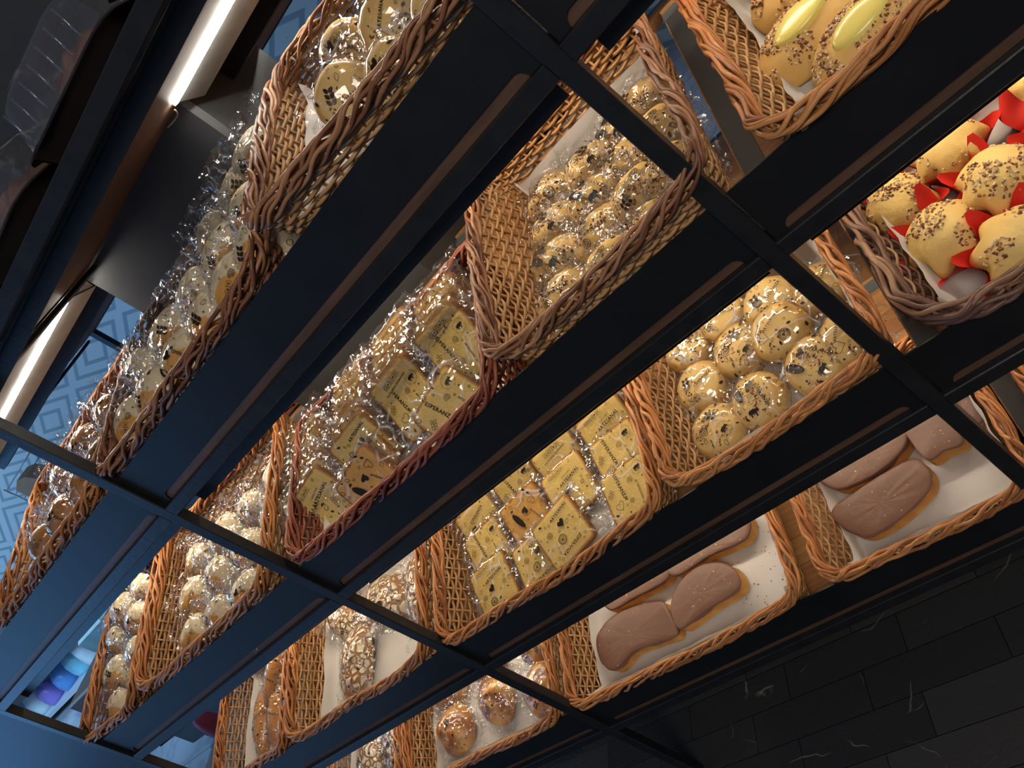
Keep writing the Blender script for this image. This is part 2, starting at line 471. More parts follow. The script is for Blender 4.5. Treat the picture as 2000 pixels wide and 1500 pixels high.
# ------------------------------------------------------------------ mesh builder
class MB:
    def __init__(s):
        s.v = []; s.f = []; s.t = []; s.mi = []; s.sm = []; s.n = 0

    def add(s, verts, faces, tint=0.5, mi=0, smooth=True):
        verts = np.asarray(verts, float).reshape(-1, 3)
        s.v.append(verts)
        k = s.n
        s.f.extend([tuple(int(i) + k for i in f) for f in faces])
        s.n += len(verts)
        if np.isscalar(tint):
            tint = np.full(len(verts), tint)
        s.t.append(np.asarray(tint, float))
        s.mi.extend([mi] * len(faces))
        if isinstance(smooth, bool):
            s.sm.extend([smooth] * len(faces))
        else:
            s.sm.extend(list(smooth))

    def box(s, x0, x1, y0, y1, z0, z1, mi=0, tint=0.5, bev=0.0):
        if bev > 0:
            b = bev
            pts = []
            for z, i in ((z0, b), (z0 + b, 0), (z1 - b, 0), (z1, b)):
                for (x, y) in ((x0 + i + b * .6, y0 + i), (x1 - i - b * .6, y0 + i), (x1 - i, y0 + i + b * .6), (x1 - i, y1 - i - b * .6),
                               (x1 - i - b * .6, y1 - i), (x0 + i + b * .6, y1 - i), (x0 + i, y1 - i - b * .6), (x0 + i, y0 + i + b * .6)):
                    pts.append((x, y, z))
            f = [tuple(range(7, -1, -1)), tuple(range(24, 32))]
            for k in range(3):
                for j in range(8):
                    f.append((k * 8 + j, k * 8 + (j + 1) % 8, (k + 1) * 8 + (j + 1) % 8, (k + 1) * 8 + j))
            s.add(pts, f, tint, mi, False)
            return
        v = [(x0, y0, z0), (x1, y0, z0), (x1, y1, z0), (x0, y1, z0), (x0, y0, z1), (x1, y0, z1), (x1, y1, z1), (x0, y1, z1)]
        f = [(3, 2, 1, 0), (4, 5, 6, 7), (0, 1, 5, 4), (1, 2, 6, 5), (2, 3, 7, 6), (3, 0, 4, 7)]
        s.add(v, f, tint, mi, False)

    def tube(s, path, ra, rb=None, sides=6, tint=0.5, closed=False, up=(0, 0, 1), mi=0, taper=None):
        """ra along 'side', rb along 'up'"""
        p = np.asarray(path, float)
        n = len(p)
        rb = ra if rb is None else rb
        if closed:
            d = np.roll(p, -1, 0) - np.roll(p, 1, 0)
        else:
            d = np.gradient(p, axis=0)
        d /= np.linalg.norm(d, axis=1)[:, None] + 1e-12
        upv = np.tile(np.asarray(up, float), (n, 1)) if np.ndim(up) == 1 else np.asarray(up, float)
        side = np.cross(d, upv)
        ln = np.linalg.norm(side, axis=1)
        bad = ln < 1e-4
        side[bad] = np.cross(d[bad], np.array([1.0, 0.0, 0.001]))
        side /= np.linalg.norm(side, axis=1)[:, None] + 1e-12
        u2 = np.cross(side, d)
        a = np.linspace(0, 2 * PI, sides, endpoint=False)
        sc = np.ones(n) if taper is None else np.asarray(taper, float)
        v = p[:, None, :] + sc[:, None, None] * (ra * np.cos(a)[None, :, None] * side[:, None, :] + rb * np.sin(a)[None, :, None] * u2[:, None, :])
        f = []
        m_ = n if closed else n - 1
        for i in range(m_):
            i2 = (i + 1) % n
            for j in range(sides):
                j2 = (j + 1) % sides
                f.append((i * sides + j, i * sides + j2, i2 * sides + j2, i2 * sides + j))
        if not closed:
            f.append(tuple(range(sides - 1, -1, -1)))
            f.append(tuple((n - 1) * sides + j for j in range(sides)))
        s.add(v.reshape(-1, 3), f, tint, mi, True)

    def prism(s, outline, z0, z1, mi=0, tint=0.5, axis='z'):
        """outline of 2D points extruded; axis z: (x,y) ; axis y: (x,z) extruded along y"""
        n = len(outline)
        if axis == 'z':
            v = [(x, y, z0) for x, y in outline] + [(x, y, z1) for x, y in outline]
        elif axis == 'y':
            v = [(x, z0, y) for x, y in outline] + [(x, z1, y) for x, y in outline]
        else:
            v = [(z0, x, y) for x, y in outline] + [(z1, x, y) for x, y in outline]
        f = [tuple(range(n - 1, -1, -1)), tuple(range(n, 2 * n))]
        for j in range(n):
            f.append((j, (j + 1) % n, n + (j + 1) % n, n + j))
        s.add(v, f, tint, mi, False)

    def grid(s, P, tint=0.5, mi=0, smooth=True, closed_u=False):
        """P[nu][nv][3]"""
        P = np.asarray(P, float)
        nu, nv = P.shape[:2]
        f = []
        for i in range(nu if closed_u else nu - 1):
            i2 = (i + 1) % nu
            for j in range(nv - 1):
                f.append((i * nv + j, i2 * nv + j, i2 * nv + j + 1, i * nv + j + 1))
        t = tint if np.isscalar(tint) else np.asarray(tint).reshape(-1)
        s.add(P.reshape(-1, 3), f, t, mi, smooth)

    def mesh(s, name, mats):
        me = bpy.data.meshes.new(name)
        v = np.concatenate(s.v) if s.v else np.zeros((0, 3))
        me.from_pydata(v.tolist(), [], s.f)
        me.polygons.foreach_set('material_index', s.mi)
        me.polygons.foreach_set('use_smooth', s.sm)
        at = me.attributes.new('tint', 'FLOAT', 'POINT')
        at.data.foreach_set('value', np.clip(np.concatenate(s.t), 0, 1))
        for q in (mats if isinstance(mats, (list, tuple)) else [mats]):
            me.materials.append(q)
        me.update()
        return me

    def build(s, name, mats, parent=None, M=None):
        return obj(name, s.mesh(name, mats), parent, M)


def obj(name, me, parent=None, M=None):
    o = bpy.data.objects.new(name, me)
    COL.objects.link(o)
    if parent is not None:
        o.parent = parent
    if M is not None:
        o.matrix_basis = M
    return o


def tag(o, label, cat, group=None, kind=None):
    o['label'] = label
    o['category'] = cat
    if group:
        o['group'] = group
    if kind:
        o['kind'] = kind
    return o


def root(name, M, label, cat, group=None):
    o = bpy.data.objects.new(name, None)
    o.empty_display_size = 0.02
    COL.objects.link(o)
    o.matrix_world = M
    return tag(o, label, cat, group)


def structure(o):
    o['kind'] = 'structure'
    return o


def copy_tree(o, M, label):
    def rec(x, par):
        c = x.copy()
        COL.objects.link(c)
        c.parent = par
        if par is not None:
            c.matrix_parent_inverse = x.matrix_parent_inverse.copy()
            c.matrix_basis = x.matrix_basis.copy()
        for ch in list(x.children):
            rec(ch, c)
        return c
    c = rec(o, None)
    c.matrix_world = M
    c['label'] = label
    return c


# ------------------------------------------------------------------ layout
ZT = {0: 1.705, 1: 1.35, 2: 1.0067, 3: 0.6563, 4: 0.306}
TILT = math.atan(0.235)
CT, ST = math.cos(TILT), math.sin(TILT)


def shelf(i, x=0.0, v=0.0, n=0.0):
    """matrix of a frame on the sloping board i: X along the rack, Y up the slope, Z off the board"""
    M = Matrix(((1, 0, 0, 0), (0, CT, -ST, 0.0215), (0, ST, CT, ZT[i]), (0, 0, 0, 1)))
    return M @ Matrix.Translation((x, v, n))


def rot(ax, deg):
    return Matrix.Rotation(math.radians(deg), 4, ax)


POSTS = [-1.0, 0.0, 1.0, 2.0]
PW, PD, TH = 0.0248, 0.0209, 0.0243
I4 = Matrix.Identity(4)
ORD = ['first', 'second', 'third', 'fourth', 'fifth', 'sixth', 'seventh', 'eighth', 'ninth', 'tenth', 'eleventh', 'twelfth', 'thirteenth', 'fourteenth']


def cham(w0, w1, d0, d1, c=0.0016):
    return [(w0 + c, d0), (w1 - c, d0), (w1, d0 + c), (w1, d1 - c), (w1 - c, d1), (w0 + c, d1), (w0, d1 - c), (w0, d0 + c)]


# ------------------------------------------------------------------ the room
mb = MB(); mb.box(-1.25, 4.5, -3.2, 1.45, -0.06, 0.0)
structure(mb.build('floor', MT['slate']))
mb = MB(); mb.box(-16, -1.25, -3.2, 4.3, -0.06, 0.0); mb.box(-1.25, 4.5, 1.45, 4.3, -0.06, 0.0)
structure(mb.build('floor', MT['white_floor']))
mb = MB(); mb.box(-16, 4.5, 0, 0.12, 0, 3.4)
structure(mb.build('wall_back', MT['chevron'], M=Matrix.Translation((0, 4.3, 0))))

# ------------------------------------------------------------------ the rack
rack = root('display_rack', I4, 'black steel display rack with sloping wooden shelves and tall front lips', 'display rack')
for x in POSTS:
    mb = MB(); mb.prism(cham(x, x + PW, 0, PD), 0.0, 2.3)
    mb.build('post', MT['paint'], rack)
    mb = MB(); mb.prism(cham(x, x + PW, 1.2 - PD, 1.2), 0.0, 2.3)
    mb.build('post', MT['paint'], rack)
for i in range(5):
    for b in range(3):
        x0, x1 = POSTS[b] + PW, POSTS[b + 1]
        zt = ZT[i]
        mb = MB(); mb.prism(cham(0, PD, zt - TH, zt), x0, x1, axis='x')
        mb.build('front_rail', MT['paint'], rack)
        mb = MB(); mb.prism(cham(1.2 - PD, 1.2, zt - TH, zt), x0, x1, axis='x')
        mb.build('rear_rail', MT['paint'], rack)
        # hanging valance that hides the lamp
        mb = MB()
        zb = zt - TH - 0.0265
        xa, xb = x0 + 0.022, x1 - 0.016
        mb.prism([(0.037, zb), (0.040, zb), (0.040, zt - TH - 0.004), (0.037, zt - TH - 0.004)], xa, xb, axis='x')
        mb.prism([(0.022, zt - TH - 0.004), (0.0405, zt - TH - 0.004), (0.0405, zt - TH), (0.022, zt - TH)], xa, xb, axis='x')
        mb.build('valance', MT['paint'], rack)
        if i:
            # front lip plate standing on two short legs
            xa, xb = x0 + 0.0015, x1 - 0.0015
            zb = zt + 0.0155; zt2 = zt + 0.089
            o = [(xa, zt + 0.0005), (xa + 0.018, zt + 0.0005)]
            r = 0.013
            for k in range(7):
                a = PI - k / 6 * PI / 2
                o.append((xa + 0.018 + r * (1 + math.cos(a)), zb - r * 1.15 + r * 1.15 * math.sin(a)))
            for k in range(7):
                a = PI / 2 - k / 6 * PI / 2
                o.append((xb - 0.018 - r * (1 - math.cos(a)), zb - r * 1.15 + r * 1.15 * math.sin(a)))
            o += [(xb - 0.018, zt + 0.0005), (xb, zt + 0.0005), (xb, zt2), (xa, zt2)]
            mb = MB(); mb.prism(o, 0.0088, 0.0118, axis='y')
            mb.build('front_lip', MT['lip'], rack)
            mb = MB(); mb.box(x0 + 0.0005, x1 - 0.0005, 0.0, 0.555, -0.019, 0.0)
            mb.build('shelf_board', MT['wood'], rack, shelf(i))
            mb = MB(); mb.box(x0 + 0.0005, x1 - 0.0005, 0.0, 0.600, -0.019, 0.0)
            Mb = Matrix.Translation((0, 1.2, 0)) @ Matrix.Scale(-1, 4, (0, 1, 0)) @ shelf(i)
            vv = [Mb @ Vector(q) for q in mb.v[0]]
            mb2 = MB(); mb2.add([tuple(q) for q in vv], [f[::-1] for f in mb.f], 0.5, 0, False)
            mb2.build('shelf_board', MT['wood'], rack)
            # front edge of the wood, seen through the slot under the lip
            mb = MB(); mb.box(x0 + 0.0005, x1 - 0.0005, 0.0122, 0.0212, zt + 0.0003, zt + 0.0152)
            mb.build('board_edge', MT['brown_wood'], rack)
            # bracket bar running up the slope beside each post
            mb = MB(); mb.box(POSTS[b] + 0.0285, POSTS[b] + 0.060, 0.002, 0.552, 0.0003, 0.0035)
            mb.build('slope_bar', MT['dark'], rack, shelf(i))
        else:
            mb = MB(); mb.box(x0, x1, 0.0215, 1.178, zt - 0.022, zt - 0.002)
            mb.build('shelf_board', MT['underside'], rack)
        if i:
            yb = 0.0215 + 0.557 * CT; z_ = zt + 0.557 * ST
            mb = MB(); mb.box(x0 + 0.0005, x1 - 0.0005, yb + 0.004, yb + 0.030, z_ - 0.022, z_ + 0.004)
            mb.build('back_rail', MT['steel'], rack)
    # cross rails under the top board, joining front and rear
    for x in POSTS:
        mb = MB(); mb.prism(cham(x, x + PW, ZT[i] - TH, ZT[i] - 0.0225), PD, 0.022)
        if i == 0:
            mb2 = MB(); mb2.prism([(x, ZT[0] - 0.034), (x + PW, ZT[0] - 0.034), (x + PW, ZT[0] - 0.026), (x, ZT[0] - 0.026)], 0.06, 1.14, axis='y')
            mb2.build('cross_bar', MT['paint'], rack)
mb = MB(); mb.prism([(-0.03 + 0.01, 0.42), (0.44, 0.42), (0.45, 0.43), (0.45, 0.74), (0.44, 0.75), (-0.02, 0.75), (-0.03, 0.74), (-0.03, 0.43)], 0.0, ZT[0] - 0.0225)
mb.build('centre_box', MT['dark'], rack)
mb = MB(); mb.box(-0.99, 2.02, 0.36, 0.40, 0.0, 0.27)
mb.build('toe_panel', MT['paint'], rack)
for xa, xb in ((0.452, 0.999), (-0.974, -0.032)):
    mb = MB(); mb.box(xa, xb, 0.575, 0.605, ZT[0] - 0.060, ZT[0] - 0.0225)
    mb.build('rear_light_bar', MT['paint'], rack)
mb = MB(); mb.box(-0.99, 2.02, 0.46, 0.50, ZT[0], 2.3)  # added panel, keeps the view behind the trays dark
mb.build('added_dark_panel', MT['dark'], rack)


# ------------------------------------------------------------------ lamps under the boards
def led(i, x0, x1, M, zb, label, y=0.362, wire=False, group=None):
    r = root('led_light_bar', M, label, 'lamp', group)
    mb = MB()
    mb.prism([(y + 0.006, zb - 0.0008), (y + 0.074, zb - 0.0225), (y + 0.0735, zb - 0.0255), (y + 0.004, zb - 0.0035)], x0, x1, axis='x')
    mb.prism([(y + 0.070, zb - 0.0008), (y + 0.0735, zb - 0.0008), (y + 0.0735, zb - 0.0225), (y + 0.070, zb - 0.0215)], x0, x1, axis='x')
    mb.build('channel', MT['alu'], r)
    mb = MB()
    mb.prism([(y - 0.008, zb - 0.0008), (y + 0.0035, zb - 0.0008), (y + 0.0035, zb - 0.006), (y - 0.008, zb - 0.006)], x0 + 0.002, x1, axis='x')
    mb.build('diffuser', MT['led%d' % min(i, 3)], r)
    if wire:
        t = np.linspace(0, 1, 18)
        p = np.stack([x0 - 0.012 - 0.055 * t + 0.01 * np.sin(t * PI), y + 0.004 + 0.028 * t, zb - 0.006 - 0.006 * np.sin(t * PI)], 1)
        mb = MB(); mb.tube(p, 0.0013, sides=6); mb.build('wire', MT['wire'], r)
    return r


zu = ZT[0] - 0.0225
led(0, 0.472, 0.992, I4, zu, 'lit light bar under the top shelf, right of the dark centre box', wire=True)
led(0, -0.968, -0.036, I4, zu, 'lit light bar under the top shelf, left of the dark centre box')
led(0, 1.03, 1.99, I4, zu, 'lit light bar under the top shelf beyond the right-hand post')
Mr = Matrix.Translation((0, 1.2, 0)) @ rot('Z', 180)
led(0, -0.99, -0.455, Mr, zu, 'thin lit light bar on the far side under the top shelf', y=0.36)
for i in (1, 2, 3):
    nm = {1: 'top basket row', 2: 'second basket row', 3: 'third basket row'}[i]
    for b, (x0, x1) in enumerate(((-0.93, -0.03), (0.065, 0.985), (1.065, 1.985))):
        led(i, x0, x1, shelf(i), -0.0195, 'lamp under the boards of the %s, %s bay' % (nm, ['left', 'middle', 'right'][b]), y=0.31)


# ------------------------------------------------------------------ baskets
def rr_path(w, d, r, n):
    """n points round a rounded rectangle from its front-left going right, with outward normals"""
    segs = [(w - 2 * r), PI / 2 * r, (d - 2 * r), PI / 2 * r, (w - 2 * r), PI / 2 * r, (d - 2 * r), PI / 2 * r]
    per = sum(segs)
    s = np.arange(n) / n * per
    P = np.zeros((n, 2)); Nn = np.zeros((n, 2))
    st = [((r, 0), (1, 0)), ((w - r, r), -PI / 2), ((w, r), (0, 1)), ((w - r, d - r), 0), ((w - r, d), (-1, 0)), ((r, d - r), PI / 2), ((0, d - r), (0, -1)), ((r, r), PI)]
    acc = 0
    for k in range(8):
        q = (s >= acc - 1e-9) & (s < acc + segs[k] - 1e-9)
        l = s[q] - acc
        if k % 2 == 0:
            (ox, oy), (dx, dy) = st[k]
            P[q] = np.stack([ox + dx * l, oy + dy * l], 1)
            Nn[q] = (dy, -dx)
        else:
            (cx, cy), a0 = st[k]
            a = a0 + l / r
            P[q] = np.stack([cx + r * np.cos(a), cy + r * np.sin(a)], 1)
            Nn[q] = np.stack([np.cos(a), np.sin(a)], 1)
        acc += segs[k]
    return P, Nn, per


def basket(M, w, d, wall, rim, label, seed, h=0.098, r=0.05, taper=0.034, rows=11, thick=1.0, strands=9, corner=0.016):
    rg = np.random.default_rng(seed)
    rt = root('wicker_basket', M, label, 'basket', 'wicker bread baskets on the rack')
    _, _, per = rr_path(w, d, r, 8)
    K = int(round(per / (0.0235 * thick) / 2)) * 2
    ph = rg.uniform(0, 6, 4)

    def wob(P, amp=0.0024):
        x, y = P[:, 0], P[:, 1]
        return np.stack([amp * np.sin(y * 23 + ph[0]), amp * np.sin(x * 17 + ph[1])], 1)

    def lift(P):
        return corner * np.clip(np.abs(2 * P[:, 0] / w - 1), 0, 1) ** 4 + 0.0018 * np.sin(P[:, 0] * 21 + ph[2]) + 0.0018 * np.sin(P[:, 1] * 19 + ph[3])
    mb = MB()
    sub = 4
    P, Nn, _ = rr_path(w, d, r, K * sub)
    kk = np.arange(K * sub) / sub
    lf = lift(P)
    rows = int(round((h - .014) / .0070))
    for j in range(rows):
        t = (j + 0.5) / rows
        ins = 0.0125 + taper * (1 - t) ** 1.15
        off = 0.0033 * thick * np.cos(PI * (kk - j)) + .0008 * np.sin(kk * .9 + j * 2.1)
        z = 0.003 + t * (h - 0.016 + lf) + 0.0011 * np.sin(kk * 0.37 + j * 1.9) + 0.0007 * np.sin(kk * 0.9 + j)
        q = P - Nn * ins + Nn * off[:, None] + wob(P)
        tint = np.repeat(np.clip(rg.normal(0.5, 0.2) + 0.15 * np.sin(kk * 0.31 + rg.uniform(0, 6)), 0, 1), 5)
        mb.tube(np.column_stack([q, z]), 0.0018 * thick, 0.0031, 5, tint, closed=True)
    P2, N2, _ = rr_path(w, d, r, K)
    wb = wob(P2); l2 = lift(P2)
    for k in range(K):
        ts = np.array([0.0, 0.3, 0.6, 1.0])
        ins = 0.0125 + taper * (1 - ts) ** 1.15
        q = P2[k] - N2[k] * ins[:, None] + wb[k]
        z = 0.001 + ts * (h - 0.012 + l2[k])
        mb.tube(np.column_stack([q, z]), 0.0022 * thick, sides=5, tint=float(np.clip(rg.normal(0.42, 0.15), 0, 1)), up=(N2[k][0], N2[k][1], 0.01))
    mb.build('woven_wall', MT[wall], rt)
    # braided rim: thin canes rolled round the edge, crossing over and under
    n = int(per / 0.006)
    P, Nn, _ = rr_path(w, d, r, n)
    mb = MB()
    turns = max(4, round(per / (0.25 * thick)))
    s = np.arange(n) / n
    lf = lift(P)
    R1, R2 = 0.0082 * thick, 0.0118 * thick
    for j in range(strands):
        p3 = rg.uniform(0, 6, 3)
        a = 2 * PI * ((j + rg.uniform(-.12, .12)) / strands + s * turns) + 0.45 * np.sin(2 * PI * s * 9 + p3[0]) + .3 * np.sin(2 * PI * s * 23 + p3[2])
        over = 1 + .22 * np.sin(2 * PI * s * turns * 2 + p3[1])
        q = P - Nn * 0.0135 + wob(P) + Nn * (R1 * np.cos(a) * over)[:, None]
        z = h - 0.0135 + lf + R2 * np.sin(a) * (.9 + .1 * over)
        tint = np.repeat(np.clip(rg.normal(0.52, 0.2) + 0.28 * np.sin(2 * PI * s * (4 + j % 4) + j), 0, 1), 6)
        cr = rg.uniform(.0027, .0035) * thick
        mb.tube(np.column_stack([q, z]), cr, cr, 6, tint, closed=True)
    mb.build('braided_rim', MT[rim], rt)
    mb = MB()
    a = 0.0125 + taper
    mb.box(a - 0.004, w - a + 0.004, a - 0.004, d - a + 0.004, 0.0012, 0.0052, bev=0.001)
    nb = int((w - 2 * a) / 0.03)
    for k in range(nb + 1):
        x = a + (w - 2 * a) * k / nb
        mb.tube([(x, a - 0.003, 0.0056), (x, d / 2, 0.0064), (x, d - a + 0.003, 0.0056)], 0.0025, sides=5, tint=float(rg.uniform(.2, .7)), up=(1, 0, 0))
    mb.build('base', MT[wall], rt)
    return rt


def paper(M, w, d, ups, label, seed, inset=0.046, n0=0.0105, crease=1.0):
    """parchment sheet: ups = free length climbing the left, right, front and back walls"""
    eL, eR, eF, eB = ups
    x0, x1, y0, y1 = inset, w - inset, inset, d - inset
    nx, ny = 56, 40
    A = np.linspace(-eL, (x1 - x0) + eR, nx); B = np.linspace(-eF, (y1 - y0) + eB, ny)
    P = np.zeros((nx, ny, 3))
    for i, a in enumerate(A):
        for j, b in enumerate(B):
            k1 = 1 + 0.18 * noise.noise((a * 9, b * 9, seed * 3.1))
            la = max(0, -a, a - (x1 - x0)) * k1; lb = max(0, -b, b - (y1 - y0)) * k1
            x = x0 + min(max(a, 0), x1 - x0); y = y0 + min(max(b, 0), y1 - y0)
            x += (-1 if a < 0 else 1) * la * 0.30 if la > 0 else 0
            y += (-1 if b < 0 else 1) * lb * 0.30 if lb > 0 else 0
            up = (la ** 1.5 + lb ** 1.5) ** (1 / 1.5) if (la > 0 and lb > 0) else la + lb
            fl = min(1, up / 0.02)
            nz = noise.noise((a * 22, b * 22, seed)) * 0.004 * crease * (0.35 + fl) + noise.noise((a * 60, b * 60, seed + 5)) * 0.0015 * crease * (0.3 + fl)
            n = n0 + up * 0.94 + abs(nz) * (1 - fl)
            x += nz * fl * (1 if la > 0 else 0); y += nz * fl * (1 if lb > 0 else 0)
            P[i, j] = (x, y, n)
    mb = MB(); mb.grid(P)
    o = mb.build('parchment_sheet', MT['paper'], None, M)
    return tag(o, label, 'paper', 'parchment liners in the baskets')






BW = {}
# name, row, x0, width, depth, wall, rim, what
BK = [
    ('1z', 1, -0.640, 0.625, 0.38, 'tan', 'orange', 'wicker basket of bagged brown bread on the top row, left of the left-hand post'),
    ('1a', 1, 0.000, 0.580, 0.37, 'brown', 'brown', 'long wicker basket of bagged cream buns in front of the dark centre box'),
    ('1b', 1, 0.588, 0.470, 0.40, 'tan', 'brown', 'wicker basket with a lit tan inner wall, right end of the top row'),
    ('2z', 2, -1.020, 0.360, 0.46, 'brown', 'orange', 'narrow wicker basket of heaped bags at the far left of the second basket row'),
    ('2a', 2, -0.650, 0.630, 0.44, 'tan', 'orange', 'orange wicker basket of bagged cream buns left of the dark red toast basket'),
    ('2b', 2, 0.030, 0.606, 0.352, 'red', 'red', 'dark red wicker basket full of upright wrapped toast slices'),
    ('2c', 2, 0.645, 0.408, 0.47, 'tan', 'brown', 'light tan wicker basket of bagged speckled rolls right of the dark red basket'),
    ('2d', 2, 1.084, 0.600, 0.42, 'tan', 'orange', 'wicker basket of custard buns at the right end of the second basket row'),
    ('3y', 3, -1.010, 0.400, 0.36, 'tan', 'orange', 'wicker basket of long seeded rolls at the left end of the third basket row'),
    ('3z', 3, -0.604, 0.590, 0.40, 'tan', 'orange', 'wicker basket of bagged sugar-crackle breads left of the lower toast basket'),
    ('3b', 3, 0.008, 0.612, 0.375, 'tan', 'orange', 'tan wicker basket with neat rows of yellow toast on the third basket row'),
    ('3c', 3, 0.632, 0.402, 0.36, 'tan', 'orange', 'wicker basket of bagged round nut cakes beside the toast on the third basket row'),
    ('3d', 3, 1.052, 0.560, 0.40, 'mauve', 'mauve', 'weathered dark wicker basket holding muffins in red paper'),
    ('4y', 4, -1.010, 0.385, 0.36, 'tan', 'orange', 'wicker basket of crackled bread at the lower left end of the lowest basket row'),
    ('4z', 4, -0.612, 0.600, 0.36, 'tan', 'orange', 'wicker basket of bagged glazed brown rolls on the lowest basket row'),
    ('4a', 4, 0.006, 0.614, 0.36, 'tan', 'orange', 'wicker basket with four chocolate slices on white paper, lowest basket row'),
    ('4b', 4, 0.652, 0.388, 0.36, 'tan', 'orange', 'small wicker basket of chocolate slices at the right of the lowest basket row'),
    ('4c', 4, 1.070, 0.560, 0.36, 'tan', 'orange', 'orange wicker basket just beyond the right-hand post on the lowest basket row'),
]
HT = {'1z': .115, '1a': .118, '1b': .118, '2z': .118, '2a': .118, '2b': .106, '2c': .132, '2d': .106, '3y': .108, '3z': .108, '3b': .100, '3c': .118, '3d': .104,
      '4y': .104, '4z': .104, '4a': .096, '4b': .102, '4c': .104}
ROLL = {'1b': 4.2, '2c': -1.2}      # degrees, about the slope: + lifts the left end


def inb(k, x, v, n):
    """frame of a point given on the board, carried along by its basket's roll"""
    row, x0, w, d = BW[k]
    M = shelf(row, x0, 0, 0)
    a = ROLL.get(k, 0)
    if a > 0:
        return M @ Matrix.Translation((w, 0, 0)) @ rot('Y', a) @ Matrix.Translation((x - x0 - w, v, n))
    return M @ rot('Y', a) @ Matrix.Translation((x - x0, v, n))


for q, (k, row, x, w, d, wl, rm, lab) in enumerate(BK):
    BW[k] = (row, x, w, d)
    kw = dict(h=HT[k])
    if k == '3d':
        kw.update(r=0.085, thick=1.35, strands=7)
    if row == 1:
        kw.update(r=0.06, corner=0.003)
    basket(inb(k, x, -.004, .004), w, d, wl, rm, lab, 40 + q, **kw)


def SB(i, x, v, n=0.004):
    return Matrix.Translation((0, 1.2, 0)) @ rot('Z', 180) @ shelf(i, -x, v, n)


basket(SB(2, 0.97, 0.02), 0.47, 0.46, 'orange', 'orange', 'orange wicker basket on the far side, seen past the dark centre box', 91)
basket(SB(2, -0.06, 0.02), 0.60, 0.46, 'red', 'orange', 'red-brown wicker basket on the far side behind the bagged cream buns', 92)

PP = {
    '1b': ((0.05, 0.06, 0.05, 0.05), 'white parchment sticking up at the left inside the top right basket'),
    '2b': ((0.05, 0.03, 0.065, 0.03), 'white parchment under the toast in the dark red basket'),
    '2c': ((0.022, 0.07, 0.05, 0.05), 'white parchment along the left of the bagged speckled rolls'),
    '2d': ((0.03, 0.05, 0.095, 0.05), 'white parchment folded up around the custard buns'),
    '2a': ((0.02, 0.03, 0.05, 0.03), 'white parchment corner beside the bagged cream buns in the orange basket'),
    '3y': ((0.04, 0.05, 0.07, 0.06), 'white parchment under the long seeded rolls'),
    '3z': ((0.035, 0.04, 0.07, 0.05), 'white parchment under the bagged sugar-crackle breads'),
    '3b': ((0.022, 0.075, 0.03, 0.05), 'white parchment around the neat rows of yellow toast'),
    '3c': ((0.03, 0.06, 0.1, 0.05), 'white parchment with folded corners in front of the bagged nut cakes'),
    '3d': ((0.065, 0.05, 0.07, 0.06), 'white parchment under the red-paper muffins'),
    '4y': ((0.05, 0.05, 0.06, 0.05), 'white parchment in the lowest basket at the left end'),
    '4z': ((0.03, 0.05, 0.075, 0.05), 'white parchment corner under the bagged glazed rolls'),
    '4a': ((0.03, 0.075, 0.07, 0.06), 'white parchment under the four chocolate slices, with crumbs'),
    '4b': ((0.035, 0.075, 0.05, 0.06), 'white parchment under the chocolate slices of the small basket'),
    '4c': ((0.07, 0.06, 0.06, 0.06), 'white parchment in the basket just beyond the right-hand post'),
}
for q, (k, (ups, lab)) in enumerate(PP.items()):
    row, x, w, d = BW[k]
    paper(inb(k, x, -.004, .004), w, d, ups, lab, 11 + q * 2.3, inset=0.064 if k == '3d' else 0.056)
# ------------------------------------------------------------------ printed film
_TX = {}


def text2d(s, size, bold=0.018):
    key = (s, size, bold)
    if key in _TX:
        return _TX[key]
    cu = bpy.data.curves.new('lettering', 'FONT')
    cu.body = s; cu.size = size; cu.offset = size * bold; cu.align_x = 'CENTER'; cu.align_y = 'CENTER'
    cu.resolution_u = 1; cu.space_character = 1.08
    o = bpy.data.objects.new('lettering', cu)
    COL.objects.link(o)
    dg = bpy.context.evaluated_depsgraph_get()
    me = bpy.data.meshes.new_from_object(o.evaluated_get(dg))
    V = [(v.co.x, v.co.y) for v in me.vertices]; F = [tuple(p.vertices) for p in me.polygons]
    bpy.data.objects.remove(o); bpy.data.curves.remove(cu); bpy.data.meshes.remove(me)
    _TX[key] = (V, F)
    return V, F


def xf(sh, cx, cy, ang=0.0, k=1.0):
    c, s = math.cos(ang) * k, math.sin(ang) * k
    return [(cx + c * x - s * y, cy + s * x + c * y) for x, y in sh[0]], sh[1]


def stroke(pts, w, closed=False):
    V = []; F = []
    n = len(pts)
    for i in range(n):
        a = pts[i - 1] if (i > 0 or closed) else pts[i]
        b = pts[(i + 1) % n] if (i < n - 1 or closed) else pts[i]
        dx, dy = b[0] - a[0], b[1] - a[1]
        l = math.hypot(dx, dy) or 1
        V += [(pts[i][0] - dy / l * w / 2, pts[i][1] + dx / l * w / 2), (pts[i][0] + dy / l * w / 2, pts[i][1] - dx / l * w / 2)]
    for i in range(n if closed else n - 1):
        j = (i + 1) % n
        F.append((2 * i, 2 * i + 1, 2 * j + 1, 2 * j))
    return V, F


def fill(pts):
    return list(pts), [tuple(range(len(pts)))]


def circ(r, n=18, a0=0, rx=1, ry=1):
    return [(r * rx * math.cos(a0 + 2 * PI * i / n), r * ry * math.sin(a0 + 2 * PI * i / n)) for i in range(n)]


def spiral(r, turns=2.6):
    n = int(turns * 14)
    return stroke([(r * (i / n) * math.cos(2 * PI * turns * i / n), r * (i / n) * math.sin(2 * PI * turns * i / n)) for i in range(2, n + 1)], r * 0.13)


